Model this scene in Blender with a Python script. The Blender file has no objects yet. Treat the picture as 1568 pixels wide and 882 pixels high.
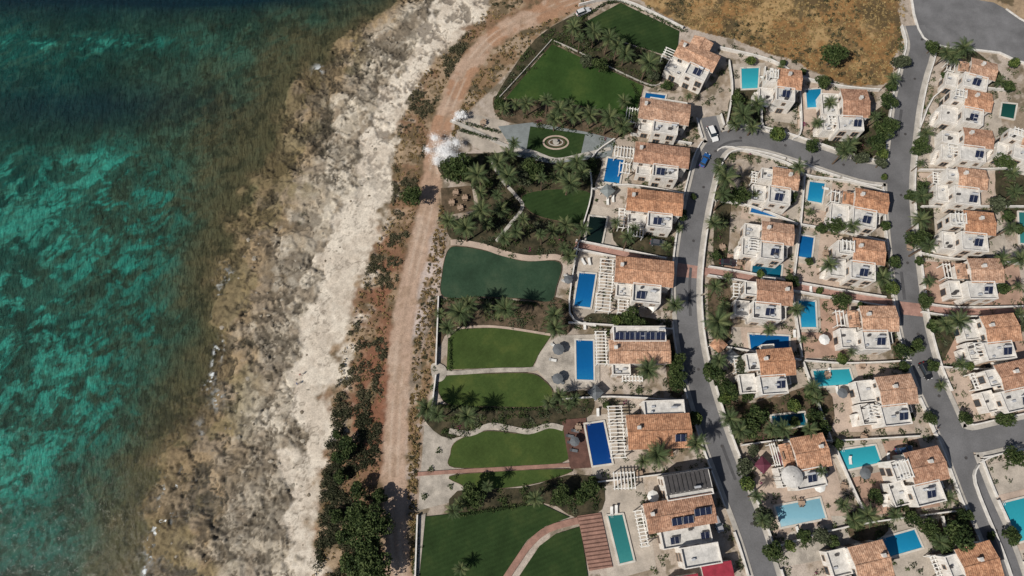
import bpy, bmesh, math, random
import numpy as np
from mathutils import Vector, Matrix
random.seed(7); rng=np.random.default_rng(7)
scene=bpy.context.scene
scene.view_settings.view_transform='Standard'
T=math.radians(17); H=170.0; HF=math.radians(73); F=784/math.tan(HF/2)
cT,sT=math.cos(T),math.sin(T)
def G(px,py,z=0.0):
    x=(px-784)/F; y=-(py-441)/F
    s=(H-z)/(cT-y*sT)
    return (x*s,(y*cT+sT)*s)
def GP(pts,z=0.0): return [G(a,b,z) for a,b in pts]

# ---------------------------------------------------------------- noise
_tab=rng.random((8,256,256)).astype(np.float32)
def vnoise(x,y,k=0):
    xi=np.floor(x).astype(np.int64); yi=np.floor(y).astype(np.int64)
    fx=x-xi; fy=y-yi
    fx=fx*fx*(3-2*fx); fy=fy*fy*(3-2*fy)
    t=_tab[k%8]; a=t[xi&255,yi&255]; b=t[(xi+1)&255,yi&255]; c=t[xi&255,(yi+1)&255]; d=t[(xi+1)&255,(yi+1)&255]
    return (a*(1-fx)+b*fx)*(1-fy)+(c*(1-fx)+d*fx)*fy
def fbm(x,y,sc,o=4,k=0,g=.5):
    s=0;a=1;n=0;x=x/sc;y=y/sc
    for i in range(o):
        s=s+a*vnoise(x+17.3*i,y+5.1*i,k+i); n+=a; a*=g
        x,y=(x*.8-y*.6)*2.03,(x*.6+y*.8)*2.03
    return s/n
def worley(x,y,sc,k=0):
    x=x/sc;y=y/sc; xi=np.floor(x).astype(np.int64); yi=np.floor(y).astype(np.int64)
    f1=np.full(x.shape,9.0); f2=np.full(x.shape,9.0)
    for i in(-1,0,1):
        for j in(-1,0,1):
            a=xi+i;b=yi+j
            dx=a+_tab[k][a&255,b&255]-x; dy=b+_tab[k+1][a&255,b&255]-y
            d=np.sqrt(dx*dx+dy*dy); m=d<f1
            f2=np.where(m,f1,np.minimum(f2,d)); f1=np.where(m,d,f1)
    return f1,f2
def ss(a,b,x):
    t=np.clip((x-a)/(b-a),0,1); return t*t*(3-2*t)
def mix(a,b,t): return a*(1-t[...,None])+np.asarray(b,dtype=np.float32)*t[...,None]
def lineX(pts,Y):
    w=sorted(GP(pts),key=lambda p:p[1]); ys=[p[1] for p in w]; xs=[p[0] for p in w]
    s0=(xs[1]-xs[0])/(ys[1]-ys[0]); s1=(xs[-1]-xs[-2])/(ys[-1]-ys[-2])
    xs=[xs[0]-s0*.3*4000]+xs+[xs[-1]+max(-.6,min(.6,s1))*4000]; ys=[ys[0]-4000]+ys+[ys[-1]+4000]
    return np.interp(Y,ys,xs)
def dpoly(X,Y,P):
    d=np.full(X.shape,1e9)
    for (ax,ay),(bx,by) in zip(P[:-1],P[1:]):
        ux,uy=bx-ax,by-ay; L=ux*ux+uy*uy+1e-9
        t=np.clip(((X-ax)*ux+(Y-ay)*uy)/L,0,1)
        d=np.minimum(d,np.hypot(X-ax-t*ux,Y-ay-t*uy))
    return d
def inpoly(X,Y,P):
    r=np.zeros(np.shape(X),bool); n=len(P)
    for i in range(n):
        ax,ay=P[i]; bx,by=P[(i+1)%n]
        if abs(ay-by)<1e-9: continue
        r^=((ay>Y)!=(by>Y))&(X<(bx-ax)*(Y-ay)/(by-ay)+ax)
    return r
def smooth(P,n=6,closed=False):
    out=[]; N=len(P); R=range(N if closed else N-1)
    for i in R:
        p0=P[(i-1)%N] if closed or i>0 else P[0]; p1=P[i]; p2=P[(i+1)%N]
        p3=P[(i+2)%N] if closed or i+2<N else P[-1]
        for k in range(n):
            t=k/n
            out.append(tuple(.5*(2*p1[j]+(p2[j]-p0[j])*t+(2*p0[j]-5*p1[j]+4*p2[j]-p3[j])*t*t+(3*p1[j]-p0[j]-3*p2[j]+p3[j])*t**3) for j in(0,1)))
    if not closed: out.append(tuple(P[-1]))
    return out
def offset(P,d):
    o=[]
    for i in range(len(P)):
        a=P[max(i-1,0)]; b=P[min(i+1,len(P)-1)]
        dx,dy=b[0]-a[0],b[1]-a[1]; L=math.hypot(dx,dy) or 1
        o.append((P[i][0]-dy/L*d,P[i][1]+dx/L*d))
    return o

# ---------------------------------------------------------------- materials
def nodes(name):
    m=bpy.data.materials.new(name); m.use_nodes=True
    nt=m.node_tree; b=nt.nodes['Principled BSDF']; return m,nt,b
def N(nt,t,**kw):
    n=nt.nodes.new(t)
    for k,v in kw.items():
        if k.startswith('i_'): n.inputs[k[2:].replace('_',' ')].default_value=v
        else: setattr(n,k,v)
    return n
def noisefac(nt,scale,detail=5,vec=None,rough=.6):
    n=N(nt,'ShaderNodeTexNoise',i_Scale=scale,i_Detail=detail,i_Roughness=rough)
    if vec is None:
        g=N(nt,'ShaderNodeNewGeometry'); vec=g.outputs['Position']
    nt.links.new(vec,n.inputs['Vector']); return n.outputs['Fac']
def ramp(nt,fac,stops):
    r=N(nt,'ShaderNodeValToRGB'); e=r.color_ramp.elements
    while len(e)<len(stops): e.new(.5)
    for el,(p,c) in zip(e,stops): el.position=p; el.color=(*c,1)
    nt.links.new(fac,r.inputs[0]); return r.outputs[0]
def mul(c,k): return tuple(min(1,x*k) for x in c)
def mat(name,c,rough=.85,ns=.35,amt=.3,c2=None,bump=.0,bs=6,spec=.3,metal=0,fine=3.):
    m,nt,b=nodes(name)
    f=noisefac(nt,ns); f2=noisefac(nt,fine,3)
    c2=c2 or mul(c,1+amt)
    col=ramp(nt,f,[(.3,mul(c,1-amt)),(.7,c2)])
    mx=N(nt,'ShaderNodeMix',data_type='RGBA',blend_type='MULTIPLY'); mx.inputs[0].default_value=1
    nt.links.new(col,mx.inputs[6]); k=amt*.8
    nt.links.new(ramp(nt,f2,[(.3,(1-k,)*3),(.7,(1,1,1))]),mx.inputs[7])
    nt.links.new(mx.outputs[2],b.inputs['Base Color'])
    b.inputs['Roughness'].default_value=rough; b.inputs['Metallic'].default_value=metal
    b.inputs['Specular IOR Level'].default_value=spec
    if bump:
        bp=N(nt,'ShaderNodeBump',i_Strength=bump,i_Distance=.1)
        nt.links.new(noisefac(nt,bs,4),bp.inputs['Height']); nt.links.new(bp.outputs[0],b.inputs['Normal'])
    return m
M={}
M['asphalt']=mat('asphalt',(.145,.143,.147),.9,.12,.26,bump=.2,bs=12)
M['asphalt2']=mat('asphalt_old',(.16,.158,.162),.9,.2,.25,bump=.2,bs=12)
M['pave']=mat('pavement_concrete',(.42,.39,.35),.9,.5,.22)
M['kerbwhite']=mat('white_wall_paint',(.66,.63,.59),.8,.8,.18)
M['brick']=mat('red_brick_paving',(.36,.21,.17),.9,.6,.25)
M['patio']=mat('patio_tiles',(.46,.36,.29),.85,.25,.25)
M['patio2']=mat('patio_stone',(.43,.375,.315),.85,.25,.28)
M['patio3']=mat('patio_terracotta',(.39,.255,.19),.85,.25,.28)
M['gravel']=mat('pale_gravel',(.42,.375,.32),.95,.35,.4,fine=5)
M['soil']=mat('garden_soil',(.10,.08,.045),.95,.5,.5,c2=(.18,.125,.08))
M['bed']=mat('planted_bed',(.03,.036,.015),.95,.4,.5,c2=(.10,.08,.045))
M['greypave']=mat('grey_slate_paving',(.2,.22,.22),.8,.4,.2)
M['deck']=mat('brown_deck',(.12,.06,.045),.8,.6,.3)
M['deck2']=mat('red_timber_deck',(.30,.17,.13),.8,.6,.25)
M['terr']=mat('terrace_concrete',(.56,.54,.51),.85,.7,.25)
M['glass']=mat('window_glass',(.03,.04,.05),.12,1,.2,spec=.6)
M['frame']=mat('window_frame',(.35,.25,.18),.6,1,.2)
M['panel']=mat('solar_panel',(.015,.02,.045),.2,1.5,.3,spec=.7)
M['tank']=mat('tank_metal',(.55,.56,.58),.4,1,.1,metal=.3)
M['dark']=mat('dark_louvre',(.07,.065,.065),.7,1,.3)
M['maroon']=mat('maroon_canopy',(.12,.03,.05),.8,1,.2)
M['redroof']=mat('red_flat_roof',(.30,.03,.05),.8,1,.2)
M['white']=mat('white_paint',(.72,.70,.66),.7,.5,.1)
M['coping']=mat('pool_coping',(.56,.52,.46),.7,.5,.15)
M['tyre']=mat('tyre_rubber',(.02,.02,.02),.8,1,.1)
M['lightc']=mat('headlamp',(.8,.8,.8),.2,1,.05)
M['lightr']=mat('tail_lamp',(.4,.02,.02),.3,1,.05)
M['trunk']=mat('palm_bark',(.13,.09,.06),.95,2,.4)
M['fabric']=mat('lounger_fabric',(.7,.69,.66),.9,1,.1)
M['fabricg']=mat('grey_fabric',(.13,.14,.15),.9,1,.15)
def stucco():
    m,nt,b=nodes('white_stucco')
    g=N(nt,'ShaderNodeNewGeometry')
    c=ramp(nt,noisefac(nt,.5,6),[(.3,(.60,.56,.52)),(.64,(.77,.74,.70))])
    st=N(nt,'ShaderNodeMapping'); st.inputs['Scale'].default_value=(3,3,.4); nt.links.new(g.outputs['Position'],st.inputs[0])
    c2=ramp(nt,noisefac(nt,1.2,4,st.outputs[0]),[(.35,(.78,.76,.72)),(.6,(1,1,1))])
    mx=N(nt,'ShaderNodeMix',data_type='RGBA',blend_type='MULTIPLY'); mx.inputs[0].default_value=1
    nt.links.new(c,mx.inputs[6]); nt.links.new(c2,mx.inputs[7]); nt.links.new(mx.outputs[2],b.inputs['Base Color'])
    b.inputs['Roughness'].default_value=.9; return m
M['wall']=stucco()
def tilemat(name,c):
    m,nt,b=nodes(name); tc=N(nt,'ShaderNodeTexCoord')
    mp=N(nt,'ShaderNodeMapping'); mp.inputs['Scale'].default_value=(2.4,2.8,.01); nt.links.new(tc.outputs['Object'],mp.inputs[0])
    v=N(nt,'ShaderNodeTexVoronoi',i_Scale=1.0); nt.links.new(mp.outputs[0],v.inputs['Vector'])
    sx=N(nt,'ShaderNodeSeparateColor'); nt.links.new(v.outputs['Color'],sx.inputs[0])
    c1=ramp(nt,sx.outputs[0],[(0,mul(c,.66)),(.5,c),(1,(min(1,c[0]*1.25),c[1]*1.4,c[2]*1.5))])
    c2=ramp(nt,noisefac(nt,.45,5),[(.32,(.55,.53,.53)),(.62,(1,1,1))])
    mx=N(nt,'ShaderNodeMix',data_type='RGBA',blend_type='MULTIPLY'); mx.inputs[0].default_value=1
    nt.links.new(c1,mx.inputs[6]); nt.links.new(c2,mx.inputs[7]); nt.links.new(mx.outputs[2],b.inputs['Base Color'])
    b.inputs['Roughness'].default_value=.9; return m
TILE=[tilemat('terracotta_tiles_a',(.49,.258,.152)),tilemat('terracotta_tiles_b',(.41,.222,.14)),tilemat('terracotta_tiles_c',(.52,.30,.19)),tilemat('terracotta_tiles_d',(.46,.228,.125)),tilemat('terracotta_tiles_e',(.47,.28,.185))]
def lawnmat(name,c,ang=0.3,st=.12):
    m,nt,b=nodes(name); g=N(nt,'ShaderNodeNewGeometry')
    mp=N(nt,'ShaderNodeMapping'); mp.inputs['Rotation'].default_value=(0,0,ang); nt.links.new(g.outputs['Position'],mp.inputs[0])
    w=N(nt,'ShaderNodeTexWave',i_Scale=.28,i_Distortion=.6); nt.links.new(mp.outputs[0],w.inputs['Vector'])
    c0=ramp(nt,noisefac(nt,.13,6),[(.3,mul(c,.72)),(.5,c),(.72,(c[0]*1.8,c[1]*1.4,c[2]*1.4))])
    c1=ramp(nt,w.outputs['Fac'],[(.3,(1-st,)*3),(.7,(1,1,1))])
    c2=ramp(nt,noisefac(nt,2.2,5,rough=.8),[(.3,(.66,.68,.66)),(.7,(1.,1,1))])
    a=c0
    for o in(c1,c2):
        mx=N(nt,'ShaderNodeMix',data_type='RGBA',blend_type='MULTIPLY'); mx.inputs[0].default_value=1
        nt.links.new(a,mx.inputs[6]); nt.links.new(o,mx.inputs[7]); a=mx.outputs[2]
    nt.links.new(a,b.inputs['Base Color']); b.inputs['Roughness'].default_value=.95; b.inputs['Specular IOR Level'].default_value=.1
    bp=N(nt,'ShaderNodeBump',i_Strength=.5,i_Distance=.08); nt.links.new(noisefac(nt,5,4),bp.inputs['Height']); nt.links.new(bp.outputs[0],b.inputs['Normal'])
    return m
LAWN=[lawnmat('lawn_grass_a',(.036,.072,.018),.3,.02),lawnmat('lawn_grass_b',(.030,.056,.018),1.2,.10),lawnmat('turf_blue_green',(.036,.069,.041),.2,.0),lawnmat('lawn_dry',(.058,.090,.024),.8,.03)]
def poolmat(name,c,light):
    m,nt,b=nodes(name); tc=N(nt,'ShaderNodeTexCoord')
    sp=N(nt,'ShaderNodeSeparateXYZ'); nt.links.new(tc.outputs['Generated'],sp.inputs[0])
    d=N(nt,'ShaderNodeMath',operation='ADD'); nt.links.new(sp.outputs[1],d.inputs[0])
    nf=noisefac(nt,1.6,4); q=N(nt,'ShaderNodeMath',operation='MULTIPLY'); q.inputs[1].default_value=.35; nt.links.new(nf,q.inputs[0]); nt.links.new(q.outputs[0],d.inputs[1])
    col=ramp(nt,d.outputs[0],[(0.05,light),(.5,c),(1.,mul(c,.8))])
    nt.links.new(col,b.inputs['Base Color']); b.inputs['Roughness'].default_value=.06; b.inputs['IOR'].default_value=1.33
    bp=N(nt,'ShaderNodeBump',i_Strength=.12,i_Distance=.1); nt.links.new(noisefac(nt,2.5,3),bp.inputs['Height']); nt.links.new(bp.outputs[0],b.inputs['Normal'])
    return m
PM={'t':poolmat('pool_turquoise',(.03,.31,.38),(.08,.41,.46)),'b':poolmat('pool_blue',(.006,.10,.28),(.015,.17,.36)),
 'c':poolmat('pool_cyan',(.012,.20,.37),(.04,.32,.46)),'n':poolmat('pool_navy',(.004,.035,.16),(.008,.055,.21)),'k':poolmat('pool_black_green',(.006,.014,.012),(.01,.02,.016)),
 'g':poolmat('pool_teal',(.03,.17,.17),(.05,.23,.22)),'p':poolmat('pool_pale',(.20,.40,.49),(.38,.54,.60)),'d':poolmat('pool_dark_teal',(.006,.09,.15),(.01,.14,.19)),'e':poolmat('pool_cover_green',(.01,.06,.05),(.012,.08,.06))}
def leafmats(pre,cols):
    return [mat(f'{pre}_{i}',c,.75,.9,.3,spec=.2) for i,c in enumerate(cols)]
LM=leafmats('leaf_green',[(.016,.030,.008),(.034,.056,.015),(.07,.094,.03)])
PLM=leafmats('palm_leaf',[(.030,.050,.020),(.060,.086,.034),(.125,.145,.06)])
SCM=leafmats('scrub_leaf',[(.026,.031,.014),(.052,.056,.027),(.12,.105,.06)])
STM=leafmats('straw',[(.15,.10,.045),(.27,.19,.08),(.36,.26,.12)])

# ---------------------------------------------------------------- mesh helpers
def link(ob,parent=None):
    scene.collection.objects.link(ob)
    if parent: ob.parent=parent
    return ob
class MB:
    def __init__(s): s.v=[];s.f=[];s.m=[]
    def add(s,vs,fs,m=0):
        o=len(s.v); s.v+=vs; s.f+=[tuple(i+o for i in f) for f in fs]; s.m+=[m]*len(fs)
    def box(s,x0,x1,y0,y1,z0,z1,m=0):
        s.add([(x0,y0,z0),(x1,y0,z0),(x1,y1,z0),(x0,y1,z0),(x0,y0,z1),(x1,y0,z1),(x1,y1,z1),(x0,y1,z1)],
          [(3,2,1,0),(4,5,6,7),(0,1,5,4),(1,2,6,5),(2,3,7,6),(3,0,4,7)],m)
    def cyl(s,a,b,ra,rb,n=8,m=0,cap=True):
        a=Vector(a);b=Vector(b);d=(b-a).normalized(); u=d.orthogonal().normalized(); w=d.cross(u)
        vs=[]
        for c,r in((a,ra),(b,rb)):
            for i in range(n):
                t=2*math.pi*i/n; vs.append(tuple(c+u*math.cos(t)*r+w*math.sin(t)*r))
        fs=[(i,(i+1)%n,n+(i+1)%n,n+i) for i in range(n)]
        if cap: fs+=[tuple(range(n-1,-1,-1)),tuple(range(n,2*n))]
        s.add(vs,fs,m)
    def prism(s,P,z0,z1,m=0):
        n=len(P); a=sum(P[i][0]*P[(i+1)%n][1]-P[(i+1)%n][0]*P[i][1] for i in range(n))
        if a<0: P=P[::-1]
        s.add([(x,y,z0) for x,y in P]+[(x,y,z1) for x,y in P],[tuple(range(n,2*n))]+[(i,(i+1)%n,n+(i+1)%n,n+i) for i in range(n)],m)
    def mesh(s,name,mats):
        me=bpy.data.meshes.new(name); me.from_pydata(s.v,[],s.f)
        for m in mats: me.materials.append(m)
        me.polygons.foreach_set('material_index',s.m); me.update(); return me
    def ob(s,name,mats,parent=None): return link(bpy.data.objects.new(name,s.mesh(name,mats)),parent)
def strip_mb(mb,P,w,z0,z1,m=0):
    L=offset(P,w/2);R=offset(P,-w/2); n=len(P)
    vs=[];fs=[]
    for i in range(n): vs+=[(*R[i],z0),(*R[i],z1),(*L[i],z1),(*L[i],z0)]
    for i in range(n-1):
        a=4*i;b=a+4
        fs+=[(a+1,b+1,b+2,a+2),(a,b,b+1,a+1),(a+2,b+2,b+3,a+3)]
    fs+=[(0,1,2,3),(4*n-1,4*n-2,4*n-3,4*n-4)]
    mb.add(vs,fs,m)
def resample(P,step=1.0):
    o=[P[0]]
    for a,b in zip(P[:-1],P[1:]):
        L=math.hypot(b[0]-a[0],b[1]-a[1]); k=max(1,int(L/step))
        for i in range(1,k+1): o.append((a[0]+(b[0]-a[0])*i/k,a[1]+(b[1]-a[1])*i/k))
    return o
def quadmesh(name,V,mi,mats,parent=None):
    n=len(V)//4; me=bpy.data.meshes.new(name)
    me.vertices.add(len(V)); me.vertices.foreach_set('co',V.astype(np.float32).ravel())
    me.loops.add(4*n); me.loops.foreach_set('vertex_index',np.arange(4*n,dtype=np.int32))
    me.polygons.add(n); me.polygons.foreach_set('loop_start',np.arange(0,4*n,4,dtype=np.int32))
    for m in mats: me.materials.append(m)
    me.polygons.foreach_set('material_index',mi.astype(np.int32)); me.update(calc_edges=True)
    return me
def leafquads(C,S,upb=.5):
    n=len(C); nn=rng.normal(size=(n,3)); nn[:,2]=np.abs(nn[:,2])+upb; nn/=np.linalg.norm(nn,axis=1)[:,None]
    t=np.cross(nn,rng.normal(size=(n,3))); t/=np.linalg.norm(t,axis=1)[:,None]+1e-9; b=np.cross(nn,t)
    S=S[:,None]; t=t*S; b=b*S*.6
    return np.stack([C-t,C-b*.9,C+t,C+b*.9],1).reshape(-1,3)

# ---------------------------------------------------------------- lay-out data (map coordinates)
track=smooth(GP([(1010,-40),(880,0),(830,20),(790,36),(750,62),(718,100),(692,155),(674,205),(664,260),(655,320),(636,400),(620,480),(611,560),(606,640),(603,720),(604,800),(610,882),(612,960)]),5)
R1=smooth(GP([(1400,40),(1408,75),(1397,115),(1387,160),(1378,230),(1374,290),(1378,350),(1387,430),(1397,500),(1416,570),(1440,625),(1468,690),(1495,760),(1530,840),(1560,930)]),6)
R2=smooth(GP([(1374,268),(1335,266),(1295,256),(1235,236),(1180,219),(1135,212),(1104,219),(1085,242),(1074,280),(1063,330),(1054,390),(1050,450),(1055,520),(1070,590),(1095,670),(1125,750),(1155,830),(1185,930)]),6)
R2b=smooth(GP([(1098,225),(1090,200),(1084,180)]),4)
R4=smooth(GP([(1462,668),(1490,676),(1530,668),(1620,648)]),6)
R3=[smooth(GP([(880,376),(960,392),(1038,408)]),3),smooth(GP([(1068,414),(1130,424),(1220,441),(1300,455),(1372,466)]),3),smooth(GP([(1408,472),(1450,478),(1500,479),(1620,476)]),3)]
ROADS=[(R1,5.8),(R2,5.2),(R2b,4.5),(R4,5.2)]
cul=GP([(1398,-30),(1395,0),(1405,45),(1425,68),(1470,76),(1530,82),(1575,100),(1640,80),(1560,30),(1520,5),(1460,-5),(1450,-30)])
POOLS=[([(1135,105),(1162,104),(1160,135),(1136,136)],'t'),([(1234,138),(1257,136),(1255,164),(1236,165)],'c'),([(931,242),(955,245),(948,281),(924,278)],'b'),
([(903,331),(929,334),(921,373),(897,369)],'k'),([(887,418),(912,420),(904,471),(879,468)],'b'),([(882,521),(908,522),(909,582),(883,581)],'b'),([(896,650),(924,646),(937,709),(908,713)],'n'),
([(931,790),(953,788),(970,858),(949,863)],'g'),([(1240,278),(1263,281),(1258,311),(1236,307)],'c'),([(1152,312),(1193,321),(1190,333),(1149,325)],'b'),([(1223,360),(1246,364),(1242,396),(1219,392)],'b'),
([(1153,400),(1197,406),(1195,425),(1151,419)],'d'),([(1223,460),(1248,462),(1250,501),(1227,501)],'c'),([(1147,512),(1208,515),(1208,536),(1150,536)],'b'),([(1245,568),(1300,565),(1307,588),(1250,592)],'t'),
([(1181,637),(1231,632),(1235,651),(1186,656)],'d'),([(1284,690),(1340,682),(1349,708),(1297,719)],'t'),([(1187,776),(1255,763),(1264,793),(1196,807)],'p'),([(1347,826),(1400,811),(1412,838),(1360,853)],'c'),
([(1530,772),(1590,757),(1610,815),(1552,832)],'t'),([(989,142),(1019,146),(1017,154),(987,150)],'b'),([(1535,158),(1556,160),(1552,182),(1532,178)],'e'),([(1560,325),(1590,325),(1590,375),(1562,372)],'g')]
LAWNS=[([(893,36),(950,5),(1040,48),(1036,88),(1010,82),(950,62)],1,0),([(773,152),(800,120),(845,68),(880,84),(930,106),(985,132),(975,172),(958,184),(920,170),(860,156)],0,0),
([(812,194),(896,206),(889,238),(845,244),(806,231)],1,0),([(800,300),(850,290),(905,297),(893,340),(850,338),(812,325)],1,1),([(686,384),(705,378),(760,388),(800,400),(857,402),(852,440),(842,462),(800,458),(740,455),(680,455),(677,420)],2,1),
([(686,520),(700,504),(770,502),(843,515),(826,540),(815,562),(760,563),(684,566)],3,0),([(678,578),(760,572),(812,572),(832,582),(846,600),(832,622),(760,623),(684,618)],3,1),
([(700,675),(745,660),(800,664),(862,656),(869,704),(800,713),(696,716),(690,695)],3,1),([(698,727),(868,718),(850,732),(800,744),(730,750),(706,742)],3,1),
([(643,792),(830,772),(872,792),(835,806),(806,828),(785,860),(766,900),(640,900)],1,0),([(795,882),(826,836),(850,818),(888,806),(900,882),(900,905),(786,905)],1,0)]
BEDS=[[(755,150),(775,152),(860,156),(920,170),(960,185),(985,160),(980,195),(940,212),(900,206),(820,194),(765,182)],
[(738,235),(800,235),(850,247),(900,242),(922,248),(905,300),(890,372),(868,400),(770,392),(700,372),(685,345),(730,322),(722,282),(680,272),(672,240)],
[(820,60),(890,20),(905,38),(950,64),(1010,84),(1025,100),(1005,132),(985,130),(930,104),(880,82),(847,66),(775,148),(758,150)],
[(668,462),(820,462),(850,455),(875,470),(868,512),(760,500),(690,506),(672,530)],[(650,620),(760,625),(832,625),(860,603),(905,600),(905,635),(862,652),(800,660),(745,655),(690,672),(655,650)],
[(700,752),(800,747),(868,728),(920,735),(922,780),(880,792),(830,770),(700,790)],[(1102,605),(1150,618),(1260,590),(1272,660),(1200,668),(1132,678)],
[(1122,140),(1165,138),(1172,180),(1158,205),(1116,200)],[(1262,215),(1340,195),(1345,235),(1300,248),(1250,235)],[(1085,430),(1116,430),(1118,520),(1090,515)],
[(1528,245),(1575,250),(1575,330),(1530,315)],[(1402,300),(1425,300),(1430,385),(1405,385)],[(1440,790),(1490,780),(1510,830),(1440,850)],[(945,345),(1035,365),(1030,392),(950,380)],[(1425,480),(1475,480),(1465,510),(1435,560)],
[(1300,785),(1345,790),(1360,812),(1330,830),(1300,820)],[(1435,55),(1480,70),(1530,110),(1525,125),(1470,90),(1430,85)],[(905,480),(1000,488),(1000,500),(905,502)],[(1020,520),(1048,520),(1048,600),(1025,600)],
[(1345,395),(1378,400),(1384,455),(1350,450)],[(1100,285),(1118,290),(1112,400),(1092,400)],[(1370,520),(1398,525),(1400,560),(1372,560)],[(1340,170),(1372,175),(1368,255),(1345,250)]]
fieldP=[G(a,b) for a,b in [(1385,68),(1352,135),(1290,128),(1235,108),(1180,84),(1120,62),(1060,48),(985,0),(960,-20)]]
fieldP=fieldP+[(fieldP[-1][0]-60,600),(G(1385,0)[0]+60,600),G(1385,0)]
field2=GP([(1470,-20),(1568,-20),(1620,90),(1568,75),(1530,20),(1480,2)])

WL=[(640,-20),(590,5),(555,35),(520,60),(490,105),(468,140),(432,200),(412,260),(385,320),(362,400),(342,460),(322,540),(302,620),(290,680),(272,740),(247,790),(225,882)]
S1=[(680,-20),(655,10),(640,60),(590,130),(562,200),(548,280),(520,330),(478,420),(458,500),(444,600),(438,700),(438,800),(430,882)]
S2=[(770,-20),(745,15),(700,65),(650,110),(615,170),(603,240),(600,320),(586,350),(558,420),(540,480),(520,560),(508,640),(495,720),(490,800),(480,882)]
DV=[(1000,-20),(905,2),(830,50),(770,120),(712,175),(690,240),(675,290),(688,350),(672,455),(668,560),(648,650),(640,780),(635,882)]
# ---------------------------------------------------------------- ground sheet
def axis(a,b,st):
    f=np.arange(a,b+1e-6,st); out=[];s=st;x=b
    while x<4000: s*=1.35; x+=s; out.append(x)
    lo=[];s=st;x=a
    while x>-4000: s*=1.35; x-=s; lo.append(x)
    return np.array(lo[::-1]+list(f)+out)
ax=axis(-172,158,.30); ay=axis(-34,156,.30)
X,Y=np.meshgrid(ax,ay); nx,ny=len(ax),len(ay)
xw=lineX(WL,Y); xs1=lineX(S1,Y); xs2=lineX(S2,Y); xdv=lineX(DV,Y)
nA=fbm(X,Y,14,5,0)-.5; nB=fbm(X,Y,5,5,2)-.5; nC=fbm(X,Y,1.6,4,4)-.5; nD=fbm(X,Y,40,4,3)-.5
tr=dpoly(X,Y,track)
d=xw+nA*16+nB*7-X
C=np.zeros(X.shape+(3,),np.float32); C[:]=(.30,.26,.21)
# sea bed
sea=np.zeros_like(C); sea[:]=(.19,.145,.08)
sea=mix(sea,(.115,.105,.055),ss(-2,7,d+nB*10)); sea=mix(sea,(.070,.096,.056),ss(8,24,d+nA*22)); sea=mix(sea,(.036,.090,.064),ss(24,50,d+nA*30)); sea=mix(sea,(.010,.074,.064),ss(48,90,d+nA*40))
def gs(px,py,rx,ry):
    x,y=G(px,py); k=5.9; return np.exp(-(((X-x)/(rx/k))**2+((Y-y)/(ry/k))**2))
Pt=sum(a*gs(*q) for a,q in [(1.1,(20,60,130,28)),(.7,(190,48,140,22)),(.4,(350,70,60,25)),(1.1,(135,250,110,50)),(1.,(0,260,40,50)),(1.0,(60,335,150,55)),(.85,(215,400,100,55)),(.65,(260,310,60,50)),(1.1,(0,440,90,80)),(1.0,(10,600,80,90)),(.7,(255,480,60,40)),(.9,(0,720,80,60)),(.65,(130,540,120,90)),(.55,(60,840,120,50)),(.6,(160,640,100,60)),(.4,(170,760,70,50))])
a=math.radians(28); U=X*math.cos(a)+Y*math.sin(a); V=-X*math.sin(a)+Y*math.cos(a)
wx=(fbm(X,Y,9,3,6)-.5)*7
st=fbm((U+wx)/1.8,V+wx,2.1,6,1,.64); st2=fbm(U/1.6+wx,V,9,5,5,.55)
tq=np.clip(Pt,0,1.15)*ss(.42,.59,st*.62+st2*.38)
tq=tq+.22*np.clip(Pt,0,1)
sea=mix(sea,(.018,.190,.152),np.clip(tq,0,1)*ss(4,28,d)); sea=mix(sea,(.055,.37,.295),np.clip(tq*1.7-1.0,0,1)*ss(12,38,d))
wk=ss(.50,.64,fbm((U+wx)/2.4,V,.95,5,6,.66))*ss(4,20,d); sea=mix(sea,(.08,.18,.13),wk*.26)
wk2=ss(.52,.64,fbm((U+wx)/2.0,V,2.8,5,3,.64))*ss(6,20,d); sea=mix(sea,(.055,.135,.092),wk2*.45)
weed=ss(.49,.60,fbm(X+wx,Y,13,7,6,.70))*ss(8,30,d); sea=mix(sea,(.010,.036,.026),weed*.60*(1-np.clip(tq,0,.8)))
weed2=ss(.53,.61,fbm(X,Y+wx,4.5,6,2,.70))*ss(6,25,d); sea=mix(sea,(.010,.032,.022),weed2*.48*(1-np.clip(tq*.8,0,.75)))
mot=ss(.50,.62,fbm(X,Y,2.4,5,7,.70)); sea=mix(sea,(.028,.034,.018),mot*.6*(1-ss(35,80,d)))
dk=np.clip(gs(110,150,200,42)*.72+gs(60,-45,440,60)*1.6+gs(330,-25,180,28),0,1); sea=mix(sea,(.004,.026,.040),dk*(1-.6*np.clip(tq,0,1)))
# rock
e=np.clip((X-xw-nA*8)/(xs1-xw+1e-6),0,1.3)
f1,f2=worley(X+nB*6,Y+nB*6+nA*5,6.5,0); g1,g2=worley(X+nC*2,Y+nC*2,2.2,3)
crack=1-ss(.02,.10,f2-f1); crack2=1-ss(.02,.14,g2-g1)
rid=1-np.abs(fbm(X+nB*3,Y,8,5,1,.62)-.5)*2; ledge=ss(.955,.99,rid)
rough=ss(.45,.57,fbm(X,Y,11,5,5,.62))
rk=np.zeros_like(C); rk[:]=(.30,.222,.135)
rk=mix(rk,(.385,.335,.265),ss(.25,.7,e+nB*.8+nA*.4)) 
rk=mix(rk,(.255,.205,.15),ss(.48,.60,fbm(X,Y,4.5,5,6,.65))*.75)
rk=mix(rk,(.56,.50,.41),ss(.53,.63,fbm(X,Y,6,5,4,.64))*ss(.15,.8,e))
mossy=ss(.50,.60,fbm(X,Y,9,5,3,.6))*(1-ss(.3,.8,e)); rk=mix(rk,(.17,.14,.065),mossy*.6)
blot=ss(.545,.60,fbm(X,Y,2.6,6,7,.70)); blot2=ss(.545,.585,fbm(X+nB*3,Y,6.5,6,0,.68))
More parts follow.
